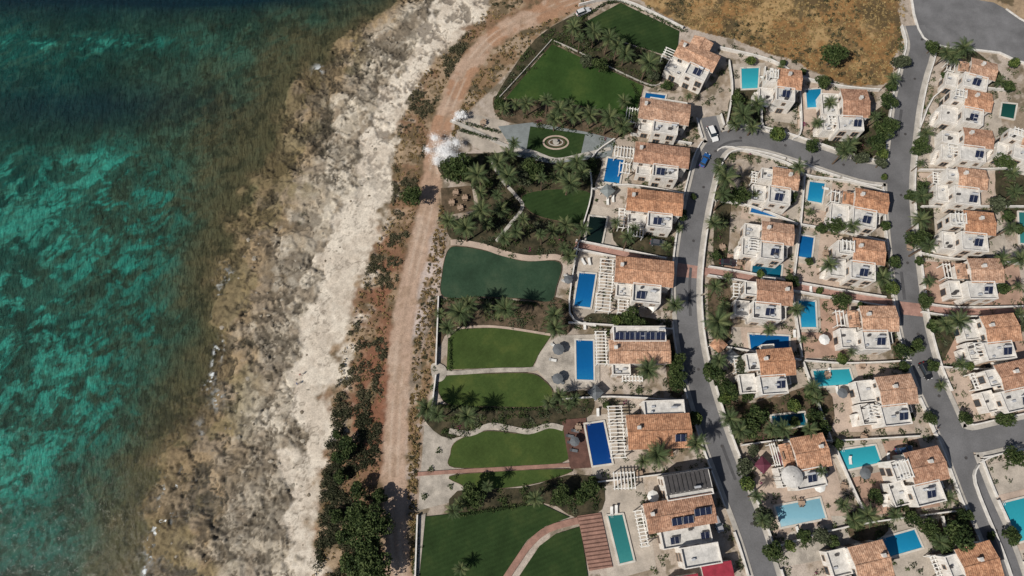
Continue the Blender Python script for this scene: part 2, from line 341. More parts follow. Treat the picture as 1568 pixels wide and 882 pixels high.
dkm=np.clip(crack*.5*rough+crack2*.5*rough*ss(.45,.55,fbm(X,Y,8,3,2))+ledge*.75+blot*.8*(.22+.85*rough)+blot2*.55*ss(.15,.5,e),0,1)
rk=mix(rk,(.075,.062,.045),dkm*.85)
wet=1-ss(0,.20,e+nB*.3); rk=mix(rk,(.14,.105,.055),wet*.4)
C[:]=mix(sea,rk,1-ss(-2,3,d+nC*5))
# sand
es=ss(-1.6,1.6,X-xs1+nB*15+nC*6+nA*7)
sd=np.zeros_like(C); sd[:]=(.65,.58,.485); sd=mix(sd,(.53,.455,.37),ss(.45,.65,fbm(X,Y,6,5,1,.6))*.7); sd=mix(sd,(.40,.335,.265),ss(.56,.68,fbm(X,Y,2.2,5,3,.68))*.6)
topm=ss(60,105,Y); bl=ss(.51,.59,fbm(X,Y,3.2,6,2,.70)); sd=mix(sd,(.17,.14,.11),bl*(.08+.70*topm)); sd=mix(sd,(.16,.13,.10),ss(.97,.99,rid)*.6)
C[:]=mix(C,sd,es)
# scrub
ec=ss(-2,2,X-xs2+nB*12+nC*5)
sc=np.zeros_like(C); sc[:]=(.215,.132,.08); sc=mix(sc,(.32,.235,.155),ss(.46,.62,fbm(X,Y,7,5,2,.6))); sc=mix(sc,(.115,.088,.05),ss(.47,.61,fbm(X,Y,3.4,5,5,.68))*.8)
red=np.clip(gs(580,560,42,110)+gs(565,650,35,50)+gs(590,420,30,60)*.8+gs(640,330,20,40)*.6,0,1)*ss(.38,.52,fbm(X,Y,5,4,4)); sc=mix(sc,(.215,.092,.055),red*.8)
C[:]=mix(C,sc,ec)
TX=[(880,0),(790,36),(718,100),(674,205),(655,320),(620,480),(606,640),(603,720),(604,800),(610,882)]
txx=lineX(TX,Y)
ev=ss(0,1.5,X-txx)
vg=np.zeros_like(C); vg[:]=(.23,.15,.088); vg=mix(vg,(.33,.25,.175),ss(.45,.62,fbm(X,Y,4,5,3,.6))); vg=mix(vg,(.11,.085,.05),ss(.52,.66,fbm(X,Y,2.4,4,1,.65)))
pw=np.clip(gs(660,410,30,70)+gs(630,690,40,90)*.6+gs(640,500,10,40)+gs(690,215,25,40)*.8,0,1); vg=mix(vg,(.50,.42,.38),pw*ss(.35,.5,fbm(X,Y,3,4,2)))
C[:]=mix(C,vg,ev)
# development base
ed=ss(-.6,.6,X-xdv)
dv=np.zeros_like(C); dv[:]=(.37,.31,.255); dv=mix(dv,(.24,.185,.13),ss(.50,.64,fbm(X,Y,5,5,0,.6))*.8); dv=mix(dv,(.45,.385,.33),ss(.48,.6,fbm(X,Y,9,4,3,.6))*.8); dv=mix(dv,(.12,.095,.055),ss(.58,.66,fbm(X,Y,3,4,6,.6))*.7)
C[:]=mix(C,dv,ed)
fm=(inpoly(X+nB*6,Y+nA*5,fieldP)|inpoly(X,Y,field2)|(Y>190)&(X>txx)).astype(float)
fl=np.zeros_like(C); fl[:]=(.27,.152,.062); fl=mix(fl,(.37,.25,.12),ss(.46,.62,fbm(X,Y,10,6,1,.64))); fl=mix(fl,(.14,.09,.042),ss(.49,.62,fbm(X,Y,3.4,6,4,.70))*.8); fl=mix(fl,(.36,.28,.20),ss(.56,.66,fbm(X,Y,20,6,2,.6))*.7)
fl=mix(fl,(.075,.06,.033),ss(.56,.66,fbm(X,Y,7,6,7,.70))*.8)
C[:]=mix(C,fl,fm)
# track
wT=np.interp(Y,[-20,30,80,140],[2.6,2.7,2.6,3.0])
te=1-ss(-.5,.7,tr-wT+nC*1.6+nB*1.2)
tc_=np.zeros_like(C); tc_[:]=(.42,.30,.225); tc_=mix(tc_,(.35,.205,.128),ss(65,108,Y)); tc_=mix(tc_,(.47,.36,.28),ss(.5,.62,fbm(X,Y,5,4,3))*.6); tc_=mix(tc_,(.29,.20,.135),ss(.56,.66,fbm(X,Y,3,5,6,.66))*.5)
rut=np.exp(-((tr-.95)/.32)**2)*ss(.4,.55,fbm(X,Y,9,3,5)); tc_=mix(tc_,(.50,.395,.31),rut*.6); tc_=mix(tc_,(.29,.21,.15),np.exp(-(tr/.35)**2)*.4)
C[:]=mix(C,tc_,te)
C*=(.82+.36*fbm(X,Y,.9,3,1))[...,None]*(.88+.24*fbm(X,Y,.45,2,5))[...,None]
# heights: limestone platforms with stepped ledges
land=ss(-1,4,X-xs2+nB*4)
hf=fbm(X,Y,9,5,5,.52)*8; hs=(np.floor(hf)+ss(.80,1.0,hf-np.floor(hf)))*.40-1.6
rz=-1.35+1.15*np.clip(e,0,1.05)+hs*.95+.1+nC*.25-crack*.3*rough-crack2*.16*rough-ledge*.4-blot*.28*rough-blot2*.3
sz=-.35+nB*.22+nC*.12-bl*topm*.4
wz=-1.9-np.clip(d,0,60)*.05+nB*.6
Z=np.where(d>0,wz*ss(0,6,d)+rz*(1-ss(0,6,d)),rz)
Z=Z*(1-es)+sz*es
Z=Z*(1-land)+(nB*.45+nC*.25)*land*(1-ev)
Z=Z*(1-te*ev)*(1-ss(-3,0,X-xdv)) 
Z=Z*(1-ss(-.1,.6,te)*.9)
Z=np.where(X>xdv,0,Z)
def gridmesh(name,Vc,Cc,faces,matl,attr='Col'):
    me=bpy.data.meshes.new(name); n=len(Vc); k=len(faces)
    me.vertices.add(n); me.vertices.foreach_set('co',Vc.astype(np.float32).ravel())
    me.loops.add(4*k); me.loops.foreach_set('vertex_index',faces.astype(np.int32).ravel())
    me.polygons.add(k); me.polygons.foreach_set('loop_start',np.arange(0,4*k,4,dtype=np.int32))
    me.polygons.foreach_set('use_smooth',np.ones(k,bool))
    me.update(calc_edges=True)
    ca=me.color_attributes.new(name=attr,type='FLOAT_COLOR',domain='POINT')
    ca.data.foreach_set('color',np.concatenate([Cc.reshape(-1,3),np.ones((n,1))],1).astype(np.float32).ravel())
    me.materials.append(matl); return link(bpy.data.objects.new(name,me))
def groundmat():
    m,nt,b=nodes('ground_earth'); at=N(nt,'ShaderNodeAttribute',attribute_name='Col')
    c2=ramp(nt,noisefac(nt,2.6,6,rough=.75),[(.3,(.62,.61,.60)),(.52,(1,1,1)),(.75,(1.0,1,1))])
    mx=N(nt,'ShaderNodeMix',data_type='RGBA',blend_type='MULTIPLY'); mx.inputs[0].default_value=1
    nt.links.new(at.outputs['Color'],mx.inputs[6]); nt.links.new(c2,mx.inputs[7]); nt.links.new(mx.outputs[2],b.inputs['Base Color'])
    b.inputs['Roughness'].default_value=.95; b.inputs['Specular IOR Level'].default_value=.15
    bp=N(nt,'ShaderNodeBump',i_Strength=.55,i_Distance=.15); nt.links.new(noisefac(nt,3,5,rough=.7),bp.inputs['Height']); nt.links.new(bp.outputs[0],b.inputs['Normal'])
    return m
gm=groundmat()
idx=np.arange(nx*ny).reshape(ny,nx)
FA=np.stack([idx[:-1,:-1],idx[:-1,1:],idx[1:,1:],idx[1:,:-1]],-1).reshape(-1,4)
VV=np.stack([X,Y,Z],-1).reshape(-1,3)
gridmesh('ground',VV,C,FA,gm)
def sub(mask,dz,name,matl,Cc):
    m=mask.ravel(); fk=FA[m[FA].all(1)]; us,inv=np.unique(fk,return_inverse=True)
    v=VV[us].copy(); v[:,2]+=dz
    return gridmesh(name,v,Cc.reshape(-1,3)[us],inv.reshape(-1,4),matl)
sub((te>.75)&(Y<170)&(Y>-40),.012,'dirt_track',gm,C)
# water sheet
fy=1-.72*ss(20,60,Y)
foam=np.clip(ss(.55,.63,fbm(X,Y,1.3,5,2,.7))*np.exp(-((d-.8)/1.0)**2)*(.95*ss(.47,.57,fbm(X,Y,16,3,1)))*fy+ss(.50,.58,fbm(X,Y,1.8,5,4,.7))*np.clip(gs(246,785,8,30)*1.5+gs(485,103,8,10)*.7+gs(262,740,7,16)*1.0+gs(330,610,6,12)*.7+gs(352,432,6,12)*.6+gs(230,830,8,20)*.8+gs(300,660,6,12)*.5,0,1),0,1)
Fc=np.stack([foam]*3,-1)
def watermat():
    m,nt,b=nodes('sea_water'); out=nt.nodes['Material Output']
    at=N(nt,'ShaderNodeAttribute',attribute_name='Foam')
    tr_=N(nt,'ShaderNodeBsdfTransparent'); tr_.inputs[0].default_value=(.97,.99,.98,1)
    gl=N(nt,'ShaderNodeBsdfGlossy',i_Roughness=.15); fr=N(nt,'ShaderNodeFresnel',i_IOR=1.33)
    bp=N(nt,'ShaderNodeBump',i_Strength=.8,i_Distance=.4)
    g=N(nt,'ShaderNodeNewGeometry'); mp=N(nt,'ShaderNodeMapping'); mp.inputs['Scale'].default_value=(1,.45,1); mp.inputs['Rotation'].default_value=(0,0,-.5); nt.links.new(g.outputs['Position'],mp.inputs[0])
    nt.links.new(noisefac(nt,.8,6,mp.outputs[0],.68),bp.inputs['Height']); nt.links.new(bp.outputs[0],gl.inputs['Normal']); nt.links.new(bp.outputs[0],fr.inputs['Normal'])
    m1=N(nt,'ShaderNodeMixShader'); nt.links.new(fr.outputs[0],m1.inputs[0]); nt.links.new(tr_.outputs[0],m1.inputs[1]); nt.links.new(gl.outputs[0],m1.inputs[2])
    df=N(nt,'ShaderNodeBsdfDiffuse'); df.inputs[0].default_value=(.8,.84,.84,1)
    m2=N(nt,'ShaderNodeMixShader'); nt.links.new(at.outputs['Fac'],m2.inputs[0]); nt.links.new(m1.outputs[0],m2.inputs[1]); nt.links.new(df.outputs[0],m2.inputs[2])
    nt.links.new(m2.outputs[0],out.inputs[0]); return m
wm=X<xw+16
m=wm.ravel(); fk=FA[m[FA].all(1)]; us,inv=np.unique(fk,return_inverse=True); v=VV[us].copy(); v[:,2]=-1.45
o=gridmesh('sea_water',v,Fc.reshape(-1,3)[us],inv.reshape(-1,4),watermat(),'Foam')

# ---------------------------------------------------------------- sheets
zc={'patio':.012,'bed':.12,'lawn':.22,'path':.29,'road':.37}
def Zn(k,st=.004): zc[k]+=st; return zc[k]
def sheet(name,P,matl,k):
    z=Zn(k,.0041 if k!='patio' else .003); mb=MB(); mb.prism(P,-.05,z,0); mb.ob(name,[matl])
EXC=[]
for i,P in enumerate(BEDS):
    w=smooth(GP(P),3,True); sheet('planting_bed',w,M['bed'] if i%3 else M['soil'],'bed')
for P,c,sm in LAWNS:
    w=GP(P); w=smooth(w,5,True) if sm else w
    EXC.append(w); sheet('lawn',w,LAWN[c],'lawn')
    if sm or c==0:
        mb=MB(); strip_mb(mb,w+[w[0]],.13,0,.285); mb.ob('lawn_edging',[M['soil']])
def path(name,pts,wd,matl,k='path',sm=4):
    w=smooth(GP(pts),sm); mb=MB(); strip_mb(mb,w,wd,-.05,Zn(k)); mb.ob(name,[matl]); return w
def area(name,pts,matl,k='patio',sm=0):
    w=GP(pts)
    if sm: w=smooth(w,4,True)
    sheet(name,w,matl,k); return w
area('slate_paving',[(763,194),(815,188),(900,203),(942,214),(936,240),(880,247),(845,251),(792,240)],M['greypave'],'bed')
area('stone_paving',[(700,170),(775,185),(770,235),(738,232),(700,205)],M['patio2'],'patio')
area('brown_terrace',[(675,288),(722,284),(728,322),(684,330),(678,345)],M['soil'],'patio')
path('garden_path',[(664,571),(700,571),(760,567),(812,566),(832,560)],1.1,M['gravel'])
area('round_terrace',[(660,560),(670,556),(682,562),(684,574),(676,584),(664,582)],M['gravel'],'path',1)
area('pool_terrace',[(818,562),(824,545),(838,525),(858,514),(918,512),(918,590),(870,600),(852,602),(838,584)],M['gravel'],'lawn',0)
area('pool_terrace',[(878,384),(935,390),(928,490),(868,480),(872,450)],M['patio2'],'patio')
area('pool_terrace',[(915,225),(968,232),(958,300),(915,290)],M['patio2'],'patio')
area('pool_terrace',[(890,310),(942,320),(934,388),(886,380)],M['patio2'],'patio')
area('gravel_beds',[(650,650),(695,668),(745,650),(865,640),(868,660),(862,740),(800,752),(705,765),(640,782)],M['gravel'],'patio')
path('garden_path',[(640,726),(700,722),(790,717),(872,712)],.9,M['deck2'])
area('pool_deck',[(860,643),(897,640),(906,716),(874,718),(868,690)],M['deck'],'path')
area('pool_terrace',[(897,636),(960,632),(965,735),(908,732)],M['patio2'],'patio')
area('pool_terrace',[(918,745),(985,738),(1005,870),(930,890),(922,800)],M['patio2'],'patio')
area('timber_deck',[(884,790),(920,785),(938,868),(902,874)],M['deck2'],'path')
path('garden_path',[(765,900),(790,862),(812,832),(840,810),(885,797)],1.5,M['deck2'])
area('gravel_strip',[(642,790),(652,786),(640,905),(630,905)],M['gravel'],'path')
path('garden_path',[(770,235),(810,232),(850,245),(890,238),(935,228)],1.0,M['pave'])
path('garden_path',[(690,185),(725,200),(770,222),(800,232)],1.0,M['pave'])
path('garden_path',[(752,245),(768,275),(790,300),(800,318),(780,345),(760,370)],.9,M['pave'])
path('gravel_border',[(688,660),(720,664),(750,652),(780,656),(810,661),(840,652),(862,656)],1.3,M['gravel'])
path('gravel_border',[(690,372),(705,372),(740,378),(770,388),(810,396),(850,394),(870,402)],1.6,M['patio'])
path('gravel_border',[(700,503),(740,500),(780,503),(843,513)],.6,M['patio'])
mb=MB()
for i in range(14):
    t=i/13; a=G(885+t*16,792+t*78); b=G(920+t*17,787+t*78); strip_mb(mb,[a,b],.25,.05,.36)
mb.ob('deck_boards',[M['deck']])
cx,cy=G(851,219)
def oval(a,b,n=28): return [(cx+math.cos(t)*a,cy+math.sin(t)*b) for t in np.linspace(0,2*math.pi,n+1)]
mb=MB(); strip_mb(mb,oval(3.4,2.0),.45,.1,.36,0); mb.prism(oval(2.6,1.4)[:-1],.1,.34,1); strip_mb(mb,oval(1.9,.95),.28,.1,.42,2); mb.cyl((cx,cy,.3),(cx,cy,.75),.8,.9,16,2); mb.cyl((cx,cy,.75),(cx,cy,1.3),.15,.1,8,2); mb.cyl((cx,cy,1.3),(cx,cy,1.4),.4,.45,12,2)
mb.ob('round_fountain',[M['patio'],M['soil'],M['pave']])
YARD=[([(1205,275),(1228,280),(1222,342),(1196,338)],'patio2'),([(1232,272),(1300,282),(1290,350),(1228,344)],'patio'),([(1100,385),(1215,412),(1214,432),(1096,412)],'patio3'),([(1216,350),(1290,362),(1284,445),(1216,432)],'patio'),
([(1110,500),(1215,505),(1222,545),(1110,535)],'patio2'),([(1214,455),(1300,460),(1300,548),(1230,548)],'patio3'),([(1234,558),(1390,558),(1400,660),(1262,662)],'patio'),([(1278,680),(1405,672),(1440,775),(1330,790)],'patio3'),([(1145,690),(1270,684),(1300,790),(1180,830)],'patio'),
([(1305,800),(1440,790),(1450,882),(1320,900)],'patio2'),([(1122,98),(1168,100),(1165,140),(1120,140)],'patio2'),([(1220,128),(1290,140),(1270,205),(1222,200)],'patio'),([(1175,110),(1222,125),(1220,190),(1180,185)],'patio2'),([(1405,400),(1560,406),(1568,470),(1410,464)],'patio3'),([(1425,490),(1560,490),(1575,555),(1440,556)],'patio3'),([(1440,568),(1568,566),(1568,640),(1470,645)],'patio'),
([(1405,265),(1525,266),(1520,315),(1405,312)],'patio'),([(1410,322),(1530,322),(1545,392),(1408,384)],'patio2'),([(1408,205),(1530,150),(1540,255),(1405,256)],'patio2'),([(1235,790),(1300,790),(1300,850),(1190,870),(1180,845)],'gravel'),([(1500,715),(1600,690),(1640,860),(1550,880)],'patio2')]
for P,k in YARD: area('yard_paving',P,M[k],'patio')
# ---------------------------------------------------------------- roads
def clipped(P,own,marg=0.0):
    q=np.array(resample(P,.5)); bad=inpoly(q[:,0],q[:,1],cul)
    for (C_,w) in ROADS:
        if C_ is own: continue
        bad|=dpoly(q[:,0],q[:,1],C_)<w/2+marg
    segs=[];cur=[]
    for p,b in zip(q,bad):
        if b:
            if len(cur)>3: segs.append(cur)
            cur=[]
        else: cur.append((float(p[0]),float(p[1])))
    if len(cur)>3: segs.append(cur)
    return segs
sheet('turning_circle_road',smooth(cul,2,True),M['asphalt2'],'road')
for C_,w in ROADS:
    mb=MB(); strip_mb(mb,C_,w,-.05,Zn('road')); mb.ob('asphalt_road',[M['asphalt']])
for C_,w in ROADS:
    for sgn in(1,-1):
        for sg in clipped(offset(C_,sgn*(w/2+.55)),C_,.1):
            mb=MB(); strip_mb(mb,sg[::2]+[sg[-1]],1.1,-.05,.50); mb.ob('pavement',[M['pave']])
        for sg in clipped(offset(C_,sgn*(w/2+1.25)),C_,1.3):
            i=0
            while i<len(sg)-6:
                L=random.randint(14,44); q=sg[i:i+L]; i+=L+random.choice([0,0,6,8])
                if len(q)>3:
                    mb=MB(); strip_mb(mb,q[::3]+[q[-1]],.34,-.05,1.15); mb.ob('garden_wall',[M['kerbwhite']])
mb=MB(); strip_mb(mb,smooth(cul,2,True)[2:18],.5,-.05,.52); mb.ob('kerb',[M['kerbwhite']])
for i,P in enumerate(R3):
    mb=MB(); strip_mb(mb,P,2.0,-.05,Zn('path')); mb.ob('brick_lane',[M['brick']])
    for s in(1,-1):
        mb=MB(); strip_mb(mb,offset(P,s*1.2)[0 if i!=1 else 1:-1],.34,-.05,1.3); mb.ob('garden_wall',[M['kerbwhite']])
for P in([(1036,403),(1080,410),(1078,428),(1034,424)],[(1376,462),(1412,466),(1416,486),(1380,482)]):
    sheet('brick_crossing',GP(P),M['brick'],'road')
SEP=[[(1098,232),(1120,228),(1200,250),(1232,270),(1300,280),(1352,295)],[(1230,272),(1224,345),(1213,432)],[(1222,345),(1290,357),(1355,372)],[(1092,308),(1150,318),(1220,345)],[(1212,452),(1226,548)],[(1230,553),(1300,557),(1392,553)],
[(1228,555),(1255,630),(1272,678)],[(1135,682),(1200,674),(1275,675),(1405,668)],[(1275,682),(1312,765),(1332,800)],[(1182,838),(1300,805),(1462,782)],[(1085,528),(1225,552)],[(965,207),(1058,222)],[(905,292),(960,285),(1045,298)],
[(870,495),(1030,505)],[(860,612),(935,608),(1045,614)],[(915,738),(1000,728),(1088,716)],[(640,788),(636,900)],[(1405,262),(1480,262),(1568,258)],[(1402,388),(1460,398),(1568,405)],[(1432,562),(1500,566),(1568,558)],
[(1405,200),(1440,140),(1540,140)],[(1408,318),(1568,318)],[(1115,95),(1120,140),(1112,190)],[(1170,105),(1165,190),(1185,205)],[(1222,125),(1225,200),(1212,215)],[(1100,75),(1180,95),(1225,120),(1290,135),(1345,140)],[(765,150),(800,112),(845,62)],[(848,64),(880,78),(985,128),(1010,130)],
[(940,215),(905,245),(905,300),(885,375),(872,480),(912,500)],[(1495,712),(1490,740),(1530,840),(1545,882)],[(1498,708),(1530,695),(1620,680)],[(1440,790),(1462,880)],[(668,575),(660,640)],[(672,455),(668,560)],[(886,10),(950,2),(1045,45)]]
for i,P in enumerate(SEP):
    w=smooth(GP(P),4); mb=MB(); strip_mb(mb,w,.32 if i not in(26,27) else .2,-.05,(1.2 if i not in(26,27) else .6)+.001*i); mb.ob('garden_wall',[M['kerbwhite'] if i not in(26,27) else M['pave']])
mb=MB()
for C_,w in ROADS[:2]:
    for k in range(4,len(C_)-4,9):
        x,y=C_[k]; mb.cyl((x+.8,y,.3),(x+.8,y,.42),.38,.38,12)
mb.ob('manhole_covers',[M['dark']])
mb=MB(); q=resample(R2,1.0)
for k in(30,62,96,140):
    if k+9<len(q): strip_mb(mb,offset(q[k:k+9],.9),.7,.3,.398+.0005*k/10)
q=resample(R1,1.0)
for k in(20,55,100,130):
    if k+8<len(q): strip_mb(mb,offset(q[k:k+8],-1.1),.8,.3,.397+.0005*k/10)
mb.ob('road_repair_patches',[mat('fresh_asphalt',(.085,.084,.088),.9,.6,.2)])
# ---------------------------------------------------------------- pools
def expand(P,dv):
    o=[]; n=len(P)
    for i in range(n):
        a=Vector(P[i-1]);b=Vector(P[i]);c=Vector(P[(i+1)%n])
        u=(b-a).normalized()+(b-c).normalized(); L=u.length or 1
        ang=(b-a).normalized().angle((c-b).normalized())
        o.append(tuple(b+u/L*(dv/max(.5,math.cos(ang/2)))))
    return o
for i,(P,c) in enumerate(POOLS):
    w=GP(P,.3); EXC.append(expand(w,.8))
    pe=bpy.data.objects.new('swimming_pool',None); link(pe); cx=sum(p[0] for p in w)/4; cy=sum(p[1] for p in w)/4; pe.location=(cx,cy,0)
    l=[(x-cx,y-cy) for x,y in w]
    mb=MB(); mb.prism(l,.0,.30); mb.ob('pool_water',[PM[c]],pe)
    mb=MB(); q=expand(l,.22)
    for a,b in zip(q,q[1:]+q[:1]): strip_mb(mb,[a,b],.44,0,.38)
    for a in q: mb.cyl((a[0],a[1],0),(a[0],a[1],.384),.22,.22,10)
    mb.ob('coping',[M['coping']],pe)
    mb=MB(); a=Vector(l[0]);b=Vector(l[1]);d1=(b-a).normalized(); dn=(Vector(l[3])-a).normalized()
    for s in(.6,1.0):
        p=a+d1*s-dn*.15
        mb.cyl((p.x,p.y,.3),(p.x,p.y,.95),.04,.04,6); mb.cyl((p.x,p.y,.95),(p.x+dn.x*.6,p.y+dn.y*.6,.9),.04,.04,6)
    mb.ob('ladder',[M['tank']],pe)
    if i not in(3,5,6,7,2,4,20,21,22):
        sheet('pool_patio',expand(w,random.uniform(1.2,2.2)),M['patio'] if i%2 else M['patio2'],'patio')

# ---------------------------------------------------------------- houses
def roofgeo(mb,x0,x1,y0,y1,h,rise,m=0,axis='x'):
    pitch=.46; oh=.4
    if axis=='y':
        t=MB(); roofgeo(t,y0,y1,-x1,-x0,h,rise,m); o=len(mb.v)
        mb.v+=[(-y,x,z) for x,y,z in t.v]; mb.f+=[tuple(i+o for i in f) for f in t.f]; mb.m+=t.m; return
    x0-=oh;x1+=oh; ym=(y0+y1)/2; hy=(y1-y0)/2; dz=rise/hy; eave=h-dz*oh
    n=int((x1-x0)/pitch*6); xs=np.linspace(x0,x1,n+1); rows=4
    for sgn in(-1,1):
        vs=[]
        for r in range(rows+1):
            t=r/rows
            for x in xs:
                c=.055*abs(math.sin(math.pi*(x-x0)/pitch))
                vs.append((x,ym+sgn*(hy+oh)*(1-t),eave+(h+rise-eave)*t+c+.16))
        fs=[]
        for r in range(rows):
            for i in range(n):
                a=r*(n+1)+i; q=(a,a+1,a+n+2,a+n+1); fs.append(q if sgn<0 else q[::-1])
        mb.add(vs,fs,m)
    mb.add([(x0,y0-oh,eave),(x1,y0-oh,eave),(x1,ym,h+rise),(x0,ym,h+rise),(x1,y1+oh,eave),(x0,y1+oh,eave),
            (x0,y0-oh,eave+.15),(x1,y0-oh,eave+.15),(x1,ym,h+rise+.15),(x0,ym,h+rise+.15),(x1,y1+oh,eave+.15),(x0,y1+oh,eave+.15)],
           [(0,3,2,1),(3,5,4,2),(0,1,7,6),(5,11,10,4),(0,6,9,3),(3,9,11,5),(1,2,8,7),(2,4,10,8)],m+1)
    mb.cyl((x0,ym,h+rise+.2),(x1,ym,h+rise+.2),.17,.17,8,m)
def house(px,py,rot,blocks,pergolas=(),solar=(),tanks=(),zr=6.5,name='villa_house',tile=0,extras=()):
    x,y=G(px,py,zr); e=bpy.data.objects.new(name,None); link(e); e.location=(x,y,0); e.rotation_euler=(0,0,math.radians(rot))
    wb=MB(); rb=MB(); gb=MB(); cb=MB(); c,s=math.cos(math.radians(rot)),math.sin(math.radians(rot))
    for (x0,x1,y0,y1,h,k) in blocks:
        EXC.append([(x+a*c-b*s,y+a*s+b*c) for a,b in((x0-.3,y0-.3),(x1+.3,y0-.3),(x1+.3,y1+.3),(x0-.3,y1+.3))])
        wb.box(x0,x1,y0,y1,0,h,0)
        if k[0]=='t':
            rise=.24*((y1-y0)/2 if k=='tx' else (x1-x0)/2)
            roofgeo(rb,x0,x1,y0,y1,h,rise,0,k[1])
            if k=='tx':
                ym=(y0+y1)/2; wb.add([(x0,y0,h),(x0,y1,h),(x0,ym,h+rise)],[(0,2,1)]); wb.add([(x1,y0,h),(x1,y1,h),(x1,ym,h+rise)],[(0,1,2)])
                q=random.uniform(.6,x1-x0-1.4) if random.random()<.6 else .8
                wb.box(x0+q,x0+q+.7,ym+.5,ym+1.2,h,h+rise+.9); wb.box(x0+q-.07,x0+q+.77,ym+.43,ym+1.27,h+rise+.9,h+rise+1.02,1)
            else:
                xm=(x0+x1)/2; wb.add([(x0,y0,h),(x1,y0,h),(xm,y0,h+rise)],[(0,1,2)]); wb.add([(x0,y1,h),(x1,y1,h),(xm,y1,h+rise)],[(0,2,1)])
        else:
            p=.75; t=.22
            wb.box(x0,x1,y0,y0+t,h,h+p); wb.box(x0,x1,y1-t,y1,h,h+p); wb.box(x0,x0+t,y0+t,y1-t,h,h+p); wb.box(x1-t,x1,y0+t,y1-t,h,h+p)
            wb.box(x0+t,x1-t,y0+t,y1-t,h,h+.02,1)
            if (x1-x0)>2.5 and (y1-y0)>2.5:
                for _ in range(random.choice([1,2,3])):
                    a=random.uniform(x0+.5,x1-1.4); b=random.uniform(y0+.5,y1-1.2); u=random.choice([.5,.8,.9]); cb.box(a,a+u,b,b+.45,h+.03,h+random.choice([.6,.8,.5]),random.choice([0,0,1]))
                    cb.box(a+.08,a+u-.08,b-.02,b+.1,h+.15,h+.45,1)
        fl=[0] if h<4 else [0,2.9]
        for f in fl:
            for (a0,a1,side) in((x0,x1,'s'),(x0,x1,'n'),(y0,y1,'w'),(y0,y1,'e')):
                L=a1-a0; nW=max(1,int(L/2.8))
                for i in range(nW):
                    cc=a0+L*(i+.5)/nW+random.uniform(-.2,.2); door=(f==0 and i%2==0) or (f>0 and random.random()<.35); w_=.8 if door else random.choice([.4,.55]); w_=min(w_,L/2-.3)
                    if w_<.2 or random.random()<.12: continue
                    z0=f+(.1 if door else 1.0); z1=f+2.25
                    if side in'sn':
                        yy=y0 if side=='s' else y1; sg=-1 if side=='s' else 1
                        a,b=sorted((yy-.05*sg,yy+sg*.03)); gb.box(cc-w_,cc+w_,a,b,z0,z1,0)
                        a,b=sorted((yy-.05*sg,yy+sg*.10)) 
                        gb.box(cc-w_-.1,cc-w_,a,b,z0-.1,z1+.1,1); gb.box(cc+w_,cc+w_+.1,a,b,z0-.1,z1+.1,1); gb.box(cc-w_,cc+w_,a,b,z1,z1+.1,1); gb.box(cc-w_,cc+w_,a,b,z0-.1,z0,1); gb.box(cc-.03,cc+.03,a,b,z0,z1,1)
                    else:
                        xx=x0 if side=='w' else x1; sg=-1 if side=='w' else 1
                        a,b=sorted((xx-.05*sg,xx+sg*.03)); gb.box(a,b,cc-w_,cc+w_,z0,z1,0)
                        a,b=sorted((xx-.05*sg,xx+sg*.10)); gb.box(a,b,cc-w_-.1,cc-w_,z0-.1,z1+.1,1); gb.box(a,b,cc+w_,cc+w_+.1,z0-.1,z1+.1,1); gb.box(a,b,cc-w_,cc+w_,z1,z1+.1,1); gb.box(a,b,cc-w_,cc+w_,z0-.1,z0,1)
    wb.ob('walls',[M['wall'],M['terr']],e)
    if rb.v: rb.ob('tiled_roof',[TILE[tile%5],M['wall']],e)
    gb.ob('windows',[M['glass'],M['frame']],e)
    if cb.v: cb.ob('rooftop_units',[M['tank'],M['dark']],e)
    for (x0,x1,y0,y1,zb,zt,ax_) in pergolas:
        pb=MB()
        for a in(x0+.1,x1-.3):
            for b in(y0+.1,y1-.3): pb.box(a,a+.2,b,b+.2,zb,zt-.2)
        if ax_=='x':
            pb.box(x0,x1,y0+.08,y0+.28,zt-.2,zt); pb.box(x0,x1,y1-.28,y1-.08,zt-.2,zt)
            n=max(2,int((x1-x0)/.8))
            for i in range(n+1): a=x0+(x1-x0-.2)*i/n; pb.box(a,a+.2,y0-.15,y1+.15,zt,zt+.16)
        else:
            pb.box(x0+.08,x0+.28,y0,y1,zt-.2,zt); pb.box(x1-.28,x1-.08,y0,y1,zt-.2,zt)
            n=max(2,int((y1-y0)/.8))
            for i in range(n+1): a=y0+(y1-y0-.2)*i/n; pb.box(x0-.15,x1+.15,a,a+.2,zt,zt+.16)
        pb.ob('pergola',[M['white']],e)
    if solar:
        sb=MB()
        for (a,b,z,w,d_) in solar:
            vs=[(a,b,z+.1),(a+w,b,z+.1),(a+w,b+d_,z+.1+d_*.45),(a,b+d_,z+.1+d_*.45)]; vs+=[(q[0],q[1],q[2]+.08) for q in vs]
            sb.add(vs,[(3,2,1,0),(4,5,6,7),(0,1,5,4),(1,2,6,5),(2,3,7,6),(3,0,4,7)],0)
            k=int(w/1.0)
            for i in range(k+1):
                xx=a+w*i/max(k,1); sb.add([(xx-.03,b,z+.19),(xx+.03,b,z+.19),(xx+.03,b+d_,z+.19+d_*.45),(xx-.03,b+d_,z+.19+d_*.45)],[(0,1,2,3)],1)
            for q in(a+.1,a+w-.15): sb.box(q,q+.05,b+d_-.1,b+d_-.05,z,z+.1+d_*.42,1)
        sb.ob('solar_panels',[M['panel'],M['tank']],e)
    if tanks:
        tb=MB()
        for (a,b,z) in tanks: tb.cyl((a-.7,b,z+1.25),(a+.7,b,z+1.25),.3,.3,12); tb.box(a-.6,a-.5,b-.2,b+.2,z,z+1.0); tb.box(a+.5,a+.6,b-.2,b+.2,z,z+1.0)
        tb.ob('water_tank',[M['tank']],e)
    for f in extras: f(e)
    return e
